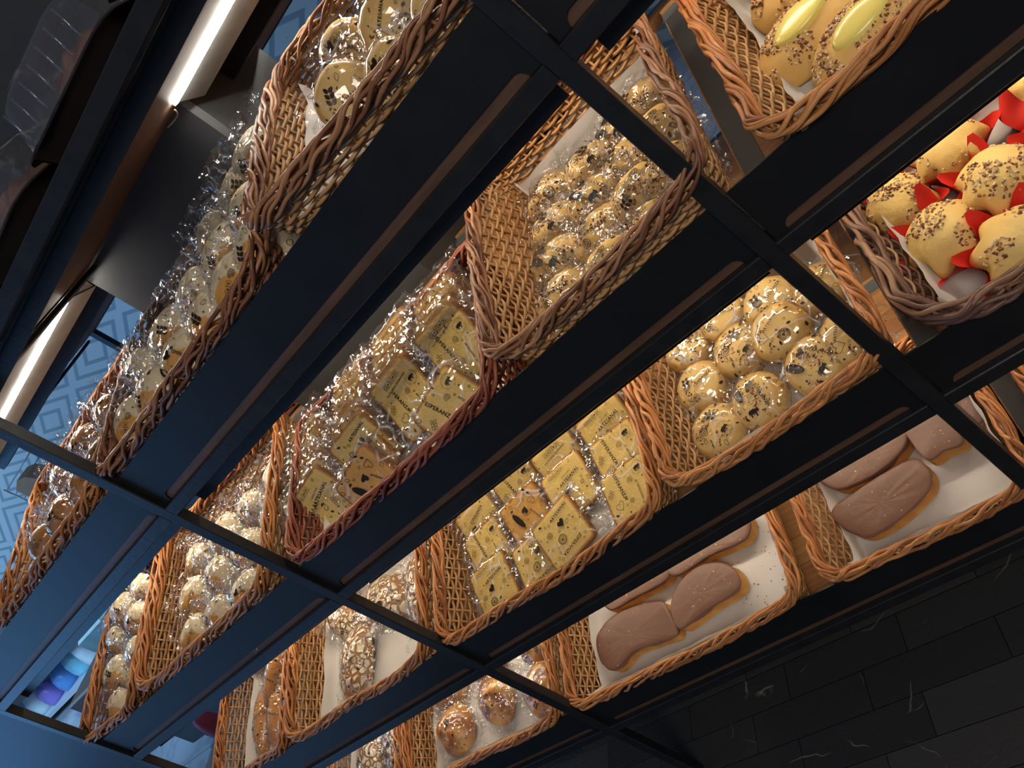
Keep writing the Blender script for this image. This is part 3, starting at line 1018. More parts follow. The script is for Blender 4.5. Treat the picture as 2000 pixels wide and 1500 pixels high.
def leafpts(l, w=0.42):
    n = 7
    up = [(l * (i / n - .5), l * w * .5 * math.sin(PI * (i / n) ** 0.85)) for i in range(n + 1)]
    return up + [(x, -y) for x, y in up[-2:0:-1]]


def heartpts(r):
    return [(r * 0.062 * 16 * math.sin(t) ** 3, r * 0.062 * (13 * math.cos(t) - 5 * math.cos(2 * t) - 2 * math.cos(3 * t) - math.cos(4 * t))) for t in np.linspace(0, 2 * PI, 22, endpoint=False)]


def star4(r):
    return [(r * (1 if i % 2 == 0 else .34) * math.cos(i * PI / 4), r * (1 if i % 2 == 0 else .34) * math.sin(i * PI / 4)) for i in range(8)]


OX = [(-.95, .10), (-.75, .42), (-.35, .50), (0, .62), (.35, .48), (.62, .55), (.78, .80), (.86, .52), (1.0, .30), (.96, -.02), (.74, -.06), (.58, .04), (.50, -.72), (.30, -.72), (.28, -.22), (-.30, -.26), (-.38, -.72), (-.60, -.72), (-.62, -.16), (-.86, -.42)]


class Art:
    def __init__(s):
        s.V = []; s.F = []

    def add(s, sh, cx, cy, ang=0, k=1.0):
        V, F = xf(sh, cx, cy, ang, k)
        b = len(s.V)
        s.V += V
        s.F += [tuple(i + b for i in f) for f in F]

    def emblem(s, x, y, r):
        s.add(stroke(circ(r, 26), r * .09, True), x, y)
        s.add(stroke(circ(r * .88, 26), r * .04, True), x, y)
        s.add(stroke(circ(r * .58, 20), r * .05, True), x, y)
        for i in range(20):
            s.add(fill([(-.04 * r, -.09 * r), (.04 * r, -.09 * r), (.04 * r, .09 * r), (-.04 * r, .09 * r)]), x + r * .74 * math.cos(i * PI / 10), y + r * .74 * math.sin(i * PI / 10), i * PI / 10 + PI / 2)
        for a in (-.7, 0.5, 1.6):
            s.add(fill(leafpts(r * .48, .5)), x + r * .18 * math.cos(a * 2), y + r * .18 * math.sin(a * 2), a)

    def ox(s, x, y, k, ang=0, word=True):
        s.add(fill(OX[:10] + OX[10:]), x, y, ang, k)
        if word:
            for txt, sg in (('DESPERTANDO', 1), ('TUS SENTIDOS', -1)):
                m_ = len(txt)
                for i, c in enumerate(txt):
                    a = ang + sg * (PI * .90 - PI * .80 * i / (m_ - 1)) if sg > 0 else ang + PI * 1.10 + PI * .80 * i / (m_ - 1)
                    if c != ' ':
                        s.add(text2d(c, k * .40), x + 1.65 * k * math.cos(a), y + 1.65 * k * math.sin(a), a - sg * PI / 2)

    def sprig(s, x, y, k, ang, filled=True):
        for i in range(3):
            for sd in (-1, 1):
                px, py = (i - 1) * .62 * k, sd * .32 * k
                c, sn = math.cos(ang), math.sin(ang)
                sh = fill(leafpts(k * .75, .62)) if filled else stroke(leafpts(k * .75, .62), k * .07, True)
                s.add(sh, x + c * px - sn * py, y + sn * px + c * py, ang + sd * .75)

    def strip(s, x, y, k, ang, n=5):
        c, sn = math.cos(ang), math.sin(ang)
        for i in range(n):
            u = (i - (n - 1) / 2) * k
            sq = [(-.47 * k, -.5 * k), (.47 * k, -.5 * k), (.47 * k, .5 * k), (-.47 * k, .5 * k)]
            s.add(stroke(sq, k * .07, True), x + c * u, y + sn * u, ang)
            ic = [stroke(circ(k * .27, 12), k * .09, True), fill(star4(k * .3)), stroke(circ(k * .3, 4), k * .08, True), fill(leafpts(k * .6, .5)), stroke(circ(k * .18, 10), k * .1, True)][i % 5]
            s.add(ic, x + c * u, y + sn * u, ang)

    def small(s, rg, x, y, k=1.0):
        q = rg.integers(0, 7)
        a = rg.uniform(0, 6)
        if q == 0: s.add(stroke(circ(.0016 * k, 10), .0006 * k, True), x, y)
        elif q == 1: s.add(fill(star4(.0022 * k)), x, y, a)
        elif q == 2: s.add(stroke(star4(.0036 * k)[::1], .0006 * k, True), x, y, a)
        elif q == 3: s.add(fill(leafpts(.0075 * k, .5)), x, y, a)
        elif q == 4: s.add(stroke(leafpts(.0095 * k, .55), .0006 * k, True), x, y, a)
        elif q == 5: s.add(fill(circ(.0015 * k, 8, 0, 1.3, .8)), x, y, a)
        else: s.add(stroke(circ(.0025 * k, 12, 0, 1, .55), .0006 * k, True), x, y, a)


def art_square(var, a=0.047):
    rg = np.random.default_rng(100 + var)
    A = Art()
    occ = []

    def put(fn, x, y, r):
        fn(x, y); occ.append((x, y, r))
    k = a / 0.047
    if var == 0:
        put(lambda x, y: A.add(text2d('ARTESANAL', .0098), x, y, .12), .012, .016, .026)
        put(lambda x, y: A.add(text2d('PANADERÍA', .0046, .005), x, y, .12), .008, .0255, .014)
        put(lambda x, y: A.add(fill(heartpts(.0085)), x, y, .5), -.005, -.004, .010)
        put(lambda x, y: A.add(spiral(.0068), x, y), -.030, -.012, .008)
        put(lambda x, y: A.emblem(x, y, .0092), -.012, -.030, .011)
        put(lambda x, y: A.add(spiral(.0055), x, y), .033, -.010, .007)
        put(lambda x, y: A.strip(x, y, .0088, .05), -.012, .041, .024)
    elif var == 1:
        put(lambda x, y: A.add(text2d('ESPERANZA', .0098), x, y, -PI / 2 + .1), -.014, .018, .024)
        put(lambda x, y: A.add(spiral(.0064), x, y), .012, .018, .008)
        put(lambda x, y: A.ox(x, y, .0075), .034, .030, .016)
        put(lambda x, y: A.add(stroke(heartpts(.0095), .0008, True), x, y, .3), -.028, -.014, .011)
        put(lambda x, y: A.add(spiral(.0055), x, y), .000, -.018, .007)
        put(lambda x, y: A.add(text2d('ARTESANAL', .0052), x, y, -PI / 2), .022, -.012, .014)
        put(lambda x, y: A.sprig(x, y, .009, .8, False), -.038, .014, .010)
    elif var == 2:
        put(lambda x, y: A.add(text2d('ESPERANZA', .0095), x, y, PI + .08), .006, -.034, .024)
        put(lambda x, y: A.add(fill(heartpts(.0088)), x, y, .2), .012, .014, .010)
        put(lambda x, y: A.add(spiral(.0070), x, y), -.022, .012, .008)
        put(lambda x, y: A.emblem(x, y, .0095), -.004, -.012, .012)
        put(lambda x, y: A.add(text2d('ARTESANAL', .0088), x, y, .1), .020, .034, .022)
    elif var == 3:
        put(lambda x, y: A.add(text2d('ESPERANZA', .0088), x, y, .25), .004, .026, .024)
        put(lambda x, y: A.ox(x, y, .0080), -.022, .006, .017)
        put(lambda x, y: A.add(stroke(leafpts(.014, .6), .0008, True), x, y, 1.1), .012, .006, .008)
        put(lambda x, y: A.add(spiral(.0075), x, y), -.036, -.022, .009)
        put(lambda x, y: A.sprig(x, y, .010, 1.4, False), .036, -.002, .010)
    elif var == 4:
        def lozenge(x, y):
            A.add(fill([(px * .34, py) for px, py in circ(.020, 20)]), x, y, .35)
        put(lozenge, -.020, .006, .018)
        put(lambda x, y: A.add(fill(heartpts(.0085)), x, y, 2.6), .006, .014, .010)
        put(lambda x, y: A.add(stroke(heartpts(.009), .0008, True), x, y, 2.3), .032, .022, .010)
        put(lambda x, y: A.add(text2d('ARTESANAL', .0055), x, y, -1.2), .024, -.006, .014)
        put(lambda x, y: A.add(spiral(.006), x, y), -.006, -.030, .008)
    else:
        put(lambda x, y: A.add(text2d('PASTELERÍAS ESPERANZA', .0052), x, y, .1), .000, .024, .028)
        put(lambda x, y: A.strip(x, y, .0092, .1), .000, .036, .026)
        put(lambda x, y: A.add(spiral(.0072), x, y), -.020, -.010, .009)
        put(lambda x, y: A.ox(x, y, .0078), .018, -.008, .016)
        put(lambda x, y: A.add(text2d('ESPERANZA', .0078), x, y, .08), .000, -.034, .020)
    for _ in range(60):
        x, y = rg.uniform(-a, a, 2)
        if all(math.hypot(x - o[0], y - o[1]) > o[2] + .003 for o in occ):
            A.small(rg, x, y, 1.2); occ.append((x, y, .0055))
    return A


def art_round(var, r):
    rg = np.random.default_rng(300 + var)
    A = Art(); occ = []

    def put(fn, x, y, q):
        fn(x, y); occ.append((x, y, q))
    v = var % 5
    if v == 0:
        put(lambda x, y: A.sprig(x, y, .012, .9), -.2 * r, .35 * r, .015)
        put(lambda x, y: A.add(text2d('ESPERANZA', .0068), x, y, -.25), .25 * r, -.15 * r, .02)
        put(lambda x, y: A.add(spiral(.0075), x, y), -.45 * r, -.35 * r, .009)
    elif v == 1:
        put(lambda x, y: A.ox(x, y, .010, .2, False), .1 * r, -.45 * r, .012)
        put(lambda x, y: A.add(text2d('ESPERANZA', .0078), x, y, -1.05), .45 * r, .1 * r, .02)
        put(lambda x, y: A.add(fill([(px * .42, py) for px, py in circ(.017, 18)]), x, y, .6), -.5 * r, .25 * r, .015)
        put(lambda x, y: A.add(fill(heartpts(.008)), x, y, .6), .0, .5 * r, .009)
    elif v == 2:
        put(lambda x, y: A.add(spiral(.009), x, y), -.3 * r, .1 * r, .010)
        put(lambda x, y: A.sprig(x, y, .012, 2.2), .25 * r, .4 * r, .015)
        put(lambda x, y: A.ox(x, y, .0075), .3 * r, -.4 * r, .017)
    elif v == 3:
        put(lambda x, y: A.add(text2d('ARTESANAL', .0068), x, y, .5), .05 * r, .3 * r, .02)
        put(lambda x, y: A.add(stroke(heartpts(.010), .0008, True), x, y, 1.0), -.4 * r, -.1 * r, .011)
        put(lambda x, y: A.emblem(x, y, .0095), .3 * r, -.35 * r, .011)
    else:
        put(lambda x, y: A.strip(x, y, .0085, .6), .0, .0, .02)
        put(lambda x, y: A.add(spiral(.007), x, y), .5 * r, .3 * r, .009)
        put(lambda x, y: A.sprig(x, y, .010, .2), -.5 * r, -.45 * r, .013)
    for _ in range(70):
        x, y = rg.uniform(-1.1 * r, 1.1 * r, 2)
        if math.hypot(x, y) < 1.25 * r and all(math.hypot(x - o[0], y - o[1]) > o[2] + .003 for o in occ):
            A.small(rg, x, y, 1.1); occ.append((x, y, .0065))
    return A


def art_mesh(A, hf):
    V = [(x, y, hf(x, y)) for x, y in A.V]
    me = bpy.data.meshes.new('printed_motifs')
    me.from_pydata(V, [], A.F)
    me.materials.append(MT['ink'])
    me.update()
    return me


# ------------------------------------------------------------------ film bags
def sm(t):
    t = max(0.0, min(1.0, t))
    return t * t * (3 - 2 * t)


def film_fn(hf, ax, ay, mx, my, seed, zf=0.0, wr=0.0012, cr=0.006):
    """height of the film over (x, y): it hugs the bread and pinches to flat seals outside"""
    def h(x, y):
        cx = max(-ax, min(ax, x)); cy = max(-ay, min(ay, y))
        e = math.hypot(max(0, abs(x) - ax) / mx, max(0, abs(y) - ay) / my)
        w = noise.noise((x * 60, y * 60, seed)) * wr + abs(noise.noise((x * 34 + 5, y * 34, seed * 1.7))) * wr * 1.6
        if e <= 0:
            return hf(x, y) + 0.0014 + abs(w)
        z = hf(cx, cy) + 0.0014
        k = sm(min(1, e))
        c = noise.noise((x * 90, y * 90, seed * 2.1)) * cr
        return z * (1 - k) + zf * k + c * min(1, e * 1.5) + abs(w) * (1 - k)
    return h


def film_mesh(h, ax, ay, mx, my, seed, nx=26, ny=26, under=None):
    mb = MB()
    X = np.linspace(-ax - mx, ax + mx, nx); Y = np.linspace(-ay - my, ay + my, ny)
    P = np.zeros((nx, ny, 3)); sms = []
    for i, x in enumerate(X):
        for j, y in enumerate(Y):
            e = max((abs(x) - ax) / mx, (abs(y) - ay) / my, 0)
            jx = noise.noise((x * 70, y * 70, seed + 3)) * .003 * e
            jy = noise.noise((x * 70 + 9, y * 70, seed + 7)) * .004 * e
            if i in (0, nx - 1):
                jx += .0016 * (1 if j % 2 else -1)
            P[i, j] = (x + jx, y + jy, h(x, y))
    for i in range(nx - 1):
        for j in range(ny - 1):
            x = (X[i] + X[i + 1]) / 2; y = (Y[j] + Y[j + 1]) / 2
            sms.append(not (abs(x) > ax or abs(y) > ay))
    # split quads in alternating directions so creases fall both ways
    f = []; s2 = []
    q = 0
    for i in range(nx - 1):
        for j in range(ny - 1):
            a, b, c, d = i * ny + j, (i + 1) * ny + j, (i + 1) * ny + j + 1, i * ny + j + 1
            if sms[q]:
                f.append((a, b, c, d)); s2.append(True)
            elif (i * 7 + j * 3) % 2:
                f += [(a, b, c), (a, c, d)]; s2 += [False, False]
            else:
                f += [(a, b, d), (b, c, d)]; s2 += [False, False]
            q += 1
    mb.add(P.reshape(-1, 3), f, 0.5, 0, s2)
    if under is not None:
        Q = P.copy()
        for i in range(nx):
            for j in range(ny):
                e = max((abs(X[i]) - ax) / mx, (abs(Y[j]) - ay) / my, 0)
                Q[i, j, 2] = under * (1 - sm(min(1, e))) + P[i, j, 2] * sm(min(1, e))
        g = [tuple(reversed(t)) for t in f]
        mb.add(Q.reshape(-1, 3), g, 0.5, 0, s2)
    return mb


# ------------------------------------------------------------------ breads
def toast_mesh(seed, a=0.0555, b=0.0535, th=0.0150):
    rg = np.random.default_rng(seed)
    mb = MB()
    n = 18

    def edge(u, v):
        """square param -> rounded slice outline"""
        x, y = u * a, v * b
        q = 0.012
        ex, ey = abs(x) - (a - q), abs(y) - (b - q)
        if ex > 0 and ey > 0:
            l = math.hypot(ex, ey); mx = max(ex, ey)
            k = mx / l if l else 1
            x = math.copysign(a - q + ex * k, x); y = math.copysign(b - q + ey * k, y)
        w = 1 + 0.012 * noise.noise((u * 1.5, v * 1.5, seed))
        return x * w, y * w
    for sgn in (1, -1):
        P = np.zeros((n, n, 3)); T = np.zeros((n, n))
        for i in range(n):
            for j in range(n):
                u, v = -1 + 2 * i / (n - 1), -1 + 2 * j / (n - 1)
                x, y = edge(u, v)
                d = 1 - max(abs(u), abs(v))
                z = th / 2 - 0.0022 * (1 - min(1, d / 0.10)) ** 2 + 0.0005 * noise.noise((x * 160, y * 160, seed))
                P[i, j] = (x, y, sgn * z)
                T[i, j] = 0.10 + 0.78 * min(1, (d / 0.11)) ** 0.7 - 0.10 * max(0, noise.noise((x * 40, y * 40, seed + 2)))
        if sgn < 0:
            P = P[::-1]; T = T[::-1]
        mb.grid(P, T)
    per = [(-1 + 2 * i / (n - 1), -1) for i in range(n - 1)] + [(1, -1 + 2 * i / (n - 1)) for i in range(n - 1)] + [(1 - 2 * i / (n - 1), 1) for i in range(n - 1)] + [(-1, 1 - 2 * i / (n - 1)) for i in range(n - 1)]
    P = np.zeros((len(per), 4, 3))
    for i, (u, v) in enumerate(per):
        x, y = edge(u, v)
        z = th / 2 - 0.0022
        for k, (zz, s) in enumerate(((-z, 1), (-z * .4, 1.012), (z * .4, 1.012), (z, 1))):
            P[i, k] = (x * s, y * s, zz)
    mb.grid(P, 0.06, closed_u=True)
    return mb


def dome_h(a, b, h, side=0.0, p=2.4, flat=0.0):
    def f(x, y):
        r = (abs(x / a) ** p + abs(y / b) ** p) ** (1 / p)
        if r >= 1:
            return side * 0.6
        return side + (h - side) * (1 - r ** (2.0 + flat)) ** 0.62
    return f


def bun_mesh(a, b, h, side, seed, tfun, p=2.4, flat=0.0, lump=0.003, nu=36, nv=12, ridges=0):
    mb = MB()
    hf = dome_h(a, b, h, side, p, flat)
    P = np.zeros((nu, nv + 4, 3)); T = np.zeros((nu, nv + 4))
    for i in range(nu):
        th = 2 * PI * i / nu
        c, s = math.cos(th), math.sin(th)
        rr = 1 / ((abs(c) ** p + abs(s) ** p) ** (1 / p))
        w = 1 + 0.05 * noise.noise((c * 1.3, s * 1.3, seed))
        for j in range(nv + 4):
            if j < 4:
                k = (0.80, 0.93, 1.0, 1.0)[j]; z = (0.0, 0.0012, max(side * .45, .003), max(side, .005))[j]
                t = 1.0
            else:
                t = 1 - (j - 3) / nv
                k = t; z = None
            x, y = a * rr * c * k * w, b * rr * s * k * w
            if z is None:
                z = hf(x / w * 0.999, y / w * 0.999)
                z = max(z, side)
                z += lump * noise.noise((x * 28, y * 28, seed)) * (1 - t * .4)
                if ridges:
                    z += 0.0035 * math.sin(th * ridges + t * 4.5 + seed) * t * (1 - t) * 3
            P[i, j] = (x, y, z)
            T[i, j] = tfun(t if j >= 4 else 1.0, z / h, x, y, th)
    mb.grid(P, T, closed_u=True)
    return mb, hf


def nuts_mesh(hf, a, b, count, seed, rmax=0.85, size=0.0022, rmin=0.0):
    rg = np.random.default_rng(seed)
    mb = MB()
    for _ in range(count):
        t = rg.uniform(0, 2 * PI); r = rg.uniform(rmin, 1) ** .6 * rmax
        x, y = a * r * math.cos(t), b * r * math.sin(t)
        if noise.noise((x * 30, y * 30, seed * 1.3)) < -0.12:
            continue
        z = hf(x, y) + size * .25
        e = size * rg.uniform(.6, 1.4)
        V = []
        A_ = rg.uniform(0, 6); tl = rg.uniform(-.5, .5)
        for (px, py, pz) in ((-1, -.6, -.5), (1, -.5, -.5), (.8, .6, -.5), (-.8, .5, -.5), (-.6, -.3, .6), (.7, -.25, .45), (.4, .4, .7), (-.5, .35, .4)):
            px *= rg.uniform(.7, 1.3); py *= rg.uniform(.7, 1.3)
            X = px * math.cos(A_) - py * math.sin(A_); Y = px * math.sin(A_) + py * math.cos(A_)
            V.append((x + X * e, y + Y * e, z + (pz + px * tl) * e * .8))
        mb.add(V, [(3, 2, 1, 0), (4, 5, 6, 7), (0, 1, 5, 4), (1, 2, 6, 5), (2, 3, 7, 6), (3, 0, 4, 7)], float(rg.choice([.05, .3, .45, .7, .95], p=[.2, .2, .1, .25, .25])), 0, False)
    return mb


# ------------------------------------------------------------------ wrapped prototypes (mesh sets shared by their copies)
class Kind:
    def __init__(s, name, parts):
        s.name = name; s.parts = parts     # (part name, mesh, is_sub_of_film)


def put(kind, name, M, label, cat, group):
    r = root(name, M, label, cat, group)
    last = None
    for nm, me, sub in kind:
        o = obj(nm, me, last if sub else r)
        if nm == 'nut_topping':
            o['kind'] = 'stuff'
        if nm == 'film_wrapper':
            last = o
        elif not sub:
            last = o
    return r


TOAST = []
for v in range(6):
    bm_ = toast_mesh(50 + v).mesh('toast', MT['toast_brown'] if v == 4 else MT['toast'])
    th = 0.0150
    hf = lambda x, y: th / 2
    h = film_fn(hf, 0.0565, 0.0545, 0.024, 0.010, 7 + v * 3.3, 0.0, 0.0009, 0.013)
    fm = film_mesh(h, 0.0565, 0.0545, 0.024, 0.010, 7 + v * 3.3, 26, 22, under=-th / 2 - 0.0012).mesh('film', MT['film_tight'])
    pm = art_mesh(art_square(v, .051), lambda x, y: h(x, y) + 0.0008)
    TOAST.append([('toast_slice', bm_, False), ('film_wrapper', fm, False), ('printed_motifs', pm, True)])


def wrapped(prefix, n, a, b, hh, side, material, tfun, p=2.4, flat=0.0, mx=0.022, my=0.02, nuts=0, lump=0.003, film='film', crack=False, ridges=0, artr=None, nutr=0.8, cr=0.013, wr=0.0020):
    out = []
    for v in range(n):
        sd = hash_(prefix) + v * 17
        bmb, hf = bun_mesh(a, b, hh, side, sd % 97, tfun, p, flat, lump, ridges=ridges)
        bme = bmb.mesh(prefix, MT[material])
        parts = [('bread', bme, False)]
        if nuts:
            parts.append(('nut_topping', nuts_mesh(hf, a, b, nuts, sd, nutr).mesh('nuts', MT['nut']), True))
        h = film_fn(hf, a * .92, b * .92, mx + a * .08, my + b * .08, sd * .37, hh * .30, wr, cr)
        fme = film_mesh(h, a * .92, b * .92, mx + a * .08, my + b * .08, sd * .37, 28, 28).mesh('film', MT[film])
        parts.append(('film_wrapper', fme, False))
        A = art_round(v + hash_(prefix) % 5, artr or min(a, b))
        parts.append(('printed_motifs', art_mesh(A, lambda x, y: h(x, y) + 0.0009), True))
        out.append(parts)
    return out


def hash_(s):
    return sum((i + 3) * ord(c) for i, c in enumerate(s)) % 971


K_CREAM = wrapped('cream_bun', 4, 0.064, 0.055, 0.040, 0.006, 'cream_bun', lambda t, z, x, y, th: 0.14 if (x / .040) ** 2 + ((y + .006) / .030) ** 2 < 1 else 0.85, lump=0.004, mx=.024, my=.024)
K_SPECK = wrapped('speckled_roll', 5, 0.052, 0.035, 0.044, 0.010, 'bun', lambda t, z, x, y, th: .85 - .25 * t, nuts=110, mx=.022, my=.018, lump=.011, cr=.016, wr=.004)
K_NUTC = wrapped('nut_cake', 4, 0.048, 0.047, 0.046, 0.026, 'bun', lambda t, z, x, y, th: .9 if t < .8 else .55, flat=1.2, nuts=120, mx=.022, my=.012, p=2.1, nutr=.7, film='film_tight')
K_CRACK = wrapped('crackle_bread', 3, 0.062, 0.100, 0.046, 0.008, 'crackle', lambda t, z, x, y, th: .5, mx=.026, my=.024, lump=.004, artr=.055)
K_LONG = wrapped('long_roll', 2, 0.036, 0.105, 0.042, 0.006, 'glazed', lambda t, z, x, y, th: .75 - .45 * t, nuts=0, mx=.016, my=.022, lump=.004, artr=.05)
K_GLAZ = wrapped('glazed_roll', 4, 0.066, 0.062, 0.052, 0.010, 'glazed', lambda t, z, x, y, th: .45 + .35 * math.sin(th * 3 + t * 6), ridges=3, mx=.022, my=.022, lump=.005, artr=.05)
K_BROWN = wrapped('brown_bun', 3, 0.060, 0.052, 0.044, 0.008, 'glazed', lambda t, z, x, y, th: .55, mx=.024, my=.026, lump=.004)
WB = 'bagged'


def place(kinds, q, row, x, v, n, lean, yaw, roll, name, label, cat, group):
    M = shelf(row, x, v, n) @ rot('Z', yaw) @ rot('X', lean) @ rot('Y', roll)
    return put(kinds[q % len(kinds)], name, M, label, cat, group)


# ---- toast: upright slices in the dark red basket (second row) and flatter rows below
def toast(row, x, v, n, lean, yaw, var, label, group, roll=0):
    M = shelf(row, x, v, n) @ rot('Z', yaw) @ rot('X', lean) @ Matrix.Translation((0, 0.05, 0.008)) @ rot('Z', roll)
    return put(TOAST[var], 'wrapped_toast', M, label, 'toast', group)


rg = random.Random(5)
COLN = ['leftmost', 'second', 'third', 'rightmost']
GA = 'wrapped toast slices in the dark red basket'
cols = [  # x, v of the front slice, its lean, how many behind, step, lean behind, yaw, variants
    (0.086, 0.080, 38, 9, 0.0215, 58, 24, [3, 0, 1, 2, 5]),
    (0.222, 0.112, 36, 7, 0.0240, 58, 8, [0, 2, 1, 5]),
    (0.362, 0.150, 38, 7, 0.0230, 58, 8, [1, 5, 0, 2]),
    (0.500, 0.160, 40, 6, 0.0240, 56, 4, [1, 5, 0, 3]),
]
for c, (x, v, ln, k, st, lb, yw, vs) in enumerate(cols):
    for j in range(k + 1):
        xx = x + (j * -0.003 if c == 0 else 0) + rg.uniform(-.003, .003)
        vv = v + (0.034 + st * (j - 1) if j else 0)
        if vv > 0.305:
            continue
        pos = 'front' if j == 0 else ORD[j]
        toast(2, xx, vv, 0.020, ln if j == 0 else lb + rg.uniform(-2, 2), yw + rg.uniform(-3, 3), vs[j % len(vs)],
              'wrapped toast slice, %s of the %s column in the dark red basket' % (pos, COLN[c]), GA)
toast(2, 0.243, 0.052, 0.022, 44, 16, 4 if False else 4, 'wrapped toast with a dark oval print, leaning at the front of the dark red basket', GA, 6)
toast(2, 0.492, 0.056, 0.022, 40, 30, 1, 'wrapped toast slice turned askew behind the front rim, right end of the dark red basket', GA)

GB = 'wrapped toast slices in the tan basket'
cols = [
    (0.132, [(0.058, 14), (0.140, 20), (0.206, 32), (0.246, 40), (0.282, 46)], 10, [0, 1, 3, 5, 0]),
    (0.262, [(0.050, 12), (0.150, 24), (0.214, 36), (0.250, 42), (0.286, 46)], 8, [2, 4, 1, 5, 0]),
    (0.384, [(0.150, 20), (0.210, 34), (0.248, 42), (0.284, 46)], 6, [0, 5, 2, 1]),
    (0.512, [(0.062, 12), (0.140, 20), (0.206, 32), (0.246, 38), (0.284, 44)], 4, [1, 1, 0, 5, 2]),
]
for c, (x, pl, yw, vs) in enumerate(cols):
    for j, (v, ln) in enumerate(pl):
        lab = 'wrapped yellow toast slice, %s of the %s column in the tan basket' % ('front' if j == 0 else ORD[j], COLN[c])
        if c == 1 and j == 1:
            lab = 'well-browned orange toast slice, wrapped, second in the second column of the tan basket'
        toast(3, x + rg.uniform(-.002, .002), v, 0.020, ln, yw + rg.uniform(-3, 3), vs[j], lab, GB)
toast(3, 0.362, 0.060, 0.036, 16, 17, 2, 'thick wrapped toast lying above the others at the front of the tan basket', GB)

# ---- speckled rolls, second row
GC = 'bagged speckled rolls in the light tan basket'
sp = [(0.716, 0.150, .022, 20, 85), (0.724, 0.226, .022, 22, 80), (0.730, 0.300, .022, 24, 92), (0.742, 0.372, .024, 22, 84),
      (0.815, 0.125, .022, 18, 60), (0.815, 0.200, .024, 24, 75), (0.822, 0.275, .024, 22, 66), (0.830, 0.348, .026, 22, 80),
      (0.897, 0.118, .026, 24, 70), (0.900, 0.200, .028, 20, 62), (0.900, 0.276, .028, 24, 75), (0.905, 0.352, .028, 24, 90),
      (0.950, 0.110, .024, 22, 30), (0.955, 0.184, .030, 26, 10), (0.955, 0.268, .034, 24, 80), (0.955, 0.352, .034, 30, 20)]
nc = {}
for q, (x, v, n, ln, yw) in enumerate(sp):
    c = q // 4
    place(K_SPECK, q, 2, x, v, n, ln, yw * .25 - 10, rg.uniform(-8, 8), 'bagged_roll',
          'bagged speckled roll, %s from front in the %s column, light tan basket' % (ORD[q % 4], COLN[c]), 'bread roll', GC)

# ---- round nut cakes, third row
GD = 'bagged round nut cakes on the third row'
nk = [(0.708, 0.118, .014, 10, 20, 2, 'bagged nut cake nearest the folded paper corner, front left of its basket'),
      (0.797, 0.125, .016, 16, -25, 1, 'bagged nut cake printed with an ox, in front beside the white paper'),
      (0.900, 0.118, .020, 18, 15, 1, 'bagged nut cake with a raised pale rim at the middle of the front rim'),
      (0.708, 0.212, .018, 10, 35, 0, 'bagged nut cake at the left wall, behind the one by the folded paper'),
      (0.800, 0.226, .022, 12, 10, 2, 'bagged nut cake in the middle of the cluster with a long leaf sprig print'),
      (0.706, 0.302, .018, 12, 60, 3, 'bagged nut cake at the back left of the nut cake basket'),
      (0.880, 0.262, .030, 14, 50, 0, 'bagged nut cake at the back by the post, right of the middle one'),
      (0.880, 0.195, .040, 16, -5, 3, 'bagged nut cake lying on top between the middle and the post'),
      (0.955, 0.232, .016, 16, 70, 4, 'bagged nut cake seen right of the post, by the dark muffin basket'),
      (0.958, 0.125, .014, 12, 30, 3, 'plain-topped bagged nut cake in the front right corner of its basket'),
      (0.795, 0.310, .022, 10, 0, 4, 'bagged nut cake half hidden under the rail at the back of its basket')]
for x, v, n, ln, yw, q, lab in nk:
    place(K_NUTC, q, 3, x, v, n, ln, yw, 0, 'bagged_nut_cake', lab, 'cake', GD)

# ---- cream buns: orange basket and narrow heap, second row ; top row
GE = 'bagged cream buns in the orange basket'
cb = [(-0.500, 0.095, .022, 30, 10), (-0.365, 0.085, .026, 32, -8), (-0.225, 0.075, .026, 34, 14), (-0.095, 0.080, .026, 38, 5),
      (-0.505, 0.185, .036, 34, 20), (-0.360, 0.175, .040, 34, -12), (-0.215, 0.165, .040, 38, 8), (-0.090, 0.180, .040, 40, -6),
      (-0.500, 0.280, .040, 38, -15), (-0.350, 0.270, .044, 40, 18), (-0.205, 0.262, .044, 42, -10), (-0.085, 0.280, .044, 44, 12)]
for q, (x, v, n, ln, yw) in enumerate(cb):
    place(K_CREAM, q, 2, x, v, n + .024, ln + 6, yw, 0, 'bagged_cream_bun', 'bagged cream bun, %s from left in the %s line, orange basket' % (ORD[q % 4], ['front', 'middle', 'back'][q // 4]), 'bun', GE)
GF = 'bagged cream buns heaped in the narrow basket'
hp = [(-0.930, 0.075, .022, 30, 5), (-0.770, 0.080, .020, 34, -12), (-0.950, 0.165, .040, 34, 15), (-0.800, 0.165, .040, 38, -5), (-0.955, 0.255, .052, 40, -14), (-0.810, 0.255, .052, 40, 9),
      (-0.945, 0.340, .058, 44, 12), (-0.805, 0.340, .058, 44, -8)]
for q, (x, v, n, ln, yw) in enumerate(hp):
    place(K_CREAM, q + 1, 2, x, v, n + .034, ln + 8, yw, 0, 'bagged_cream_bun', 'bagged bun in the narrow left basket, %s side, %s from the front' % (['left', 'right'][q % 2], ORD[q // 2]), 'bun', GF)
GG = 'bagged cream buns on the top row'
tb = [(0.048, 0.110, .058, 46, 12), (0.150, 0.105, .058, 48, -6), (0.255, 0.105, .056, 46, 10), (0.352, 0.105, .058, 50, -8), (0.440, 0.105, .058, 48, 8), (0.520, 0.110, .060, 50, -4),
      (0.090, 0.195, .070, 56, -14), (0.200, 0.195, .068, 54, 16), (0.310, 0.195, .068, 56, -10), (0.410, 0.195, .068, 56, 14), (0.505, 0.200, .070, 58, -8),
      (0.470, 0.285, .078, 60, 12), (0.360, 0.285, .072, 60, -14), (0.525, 0.300, .085, 60, 6)]
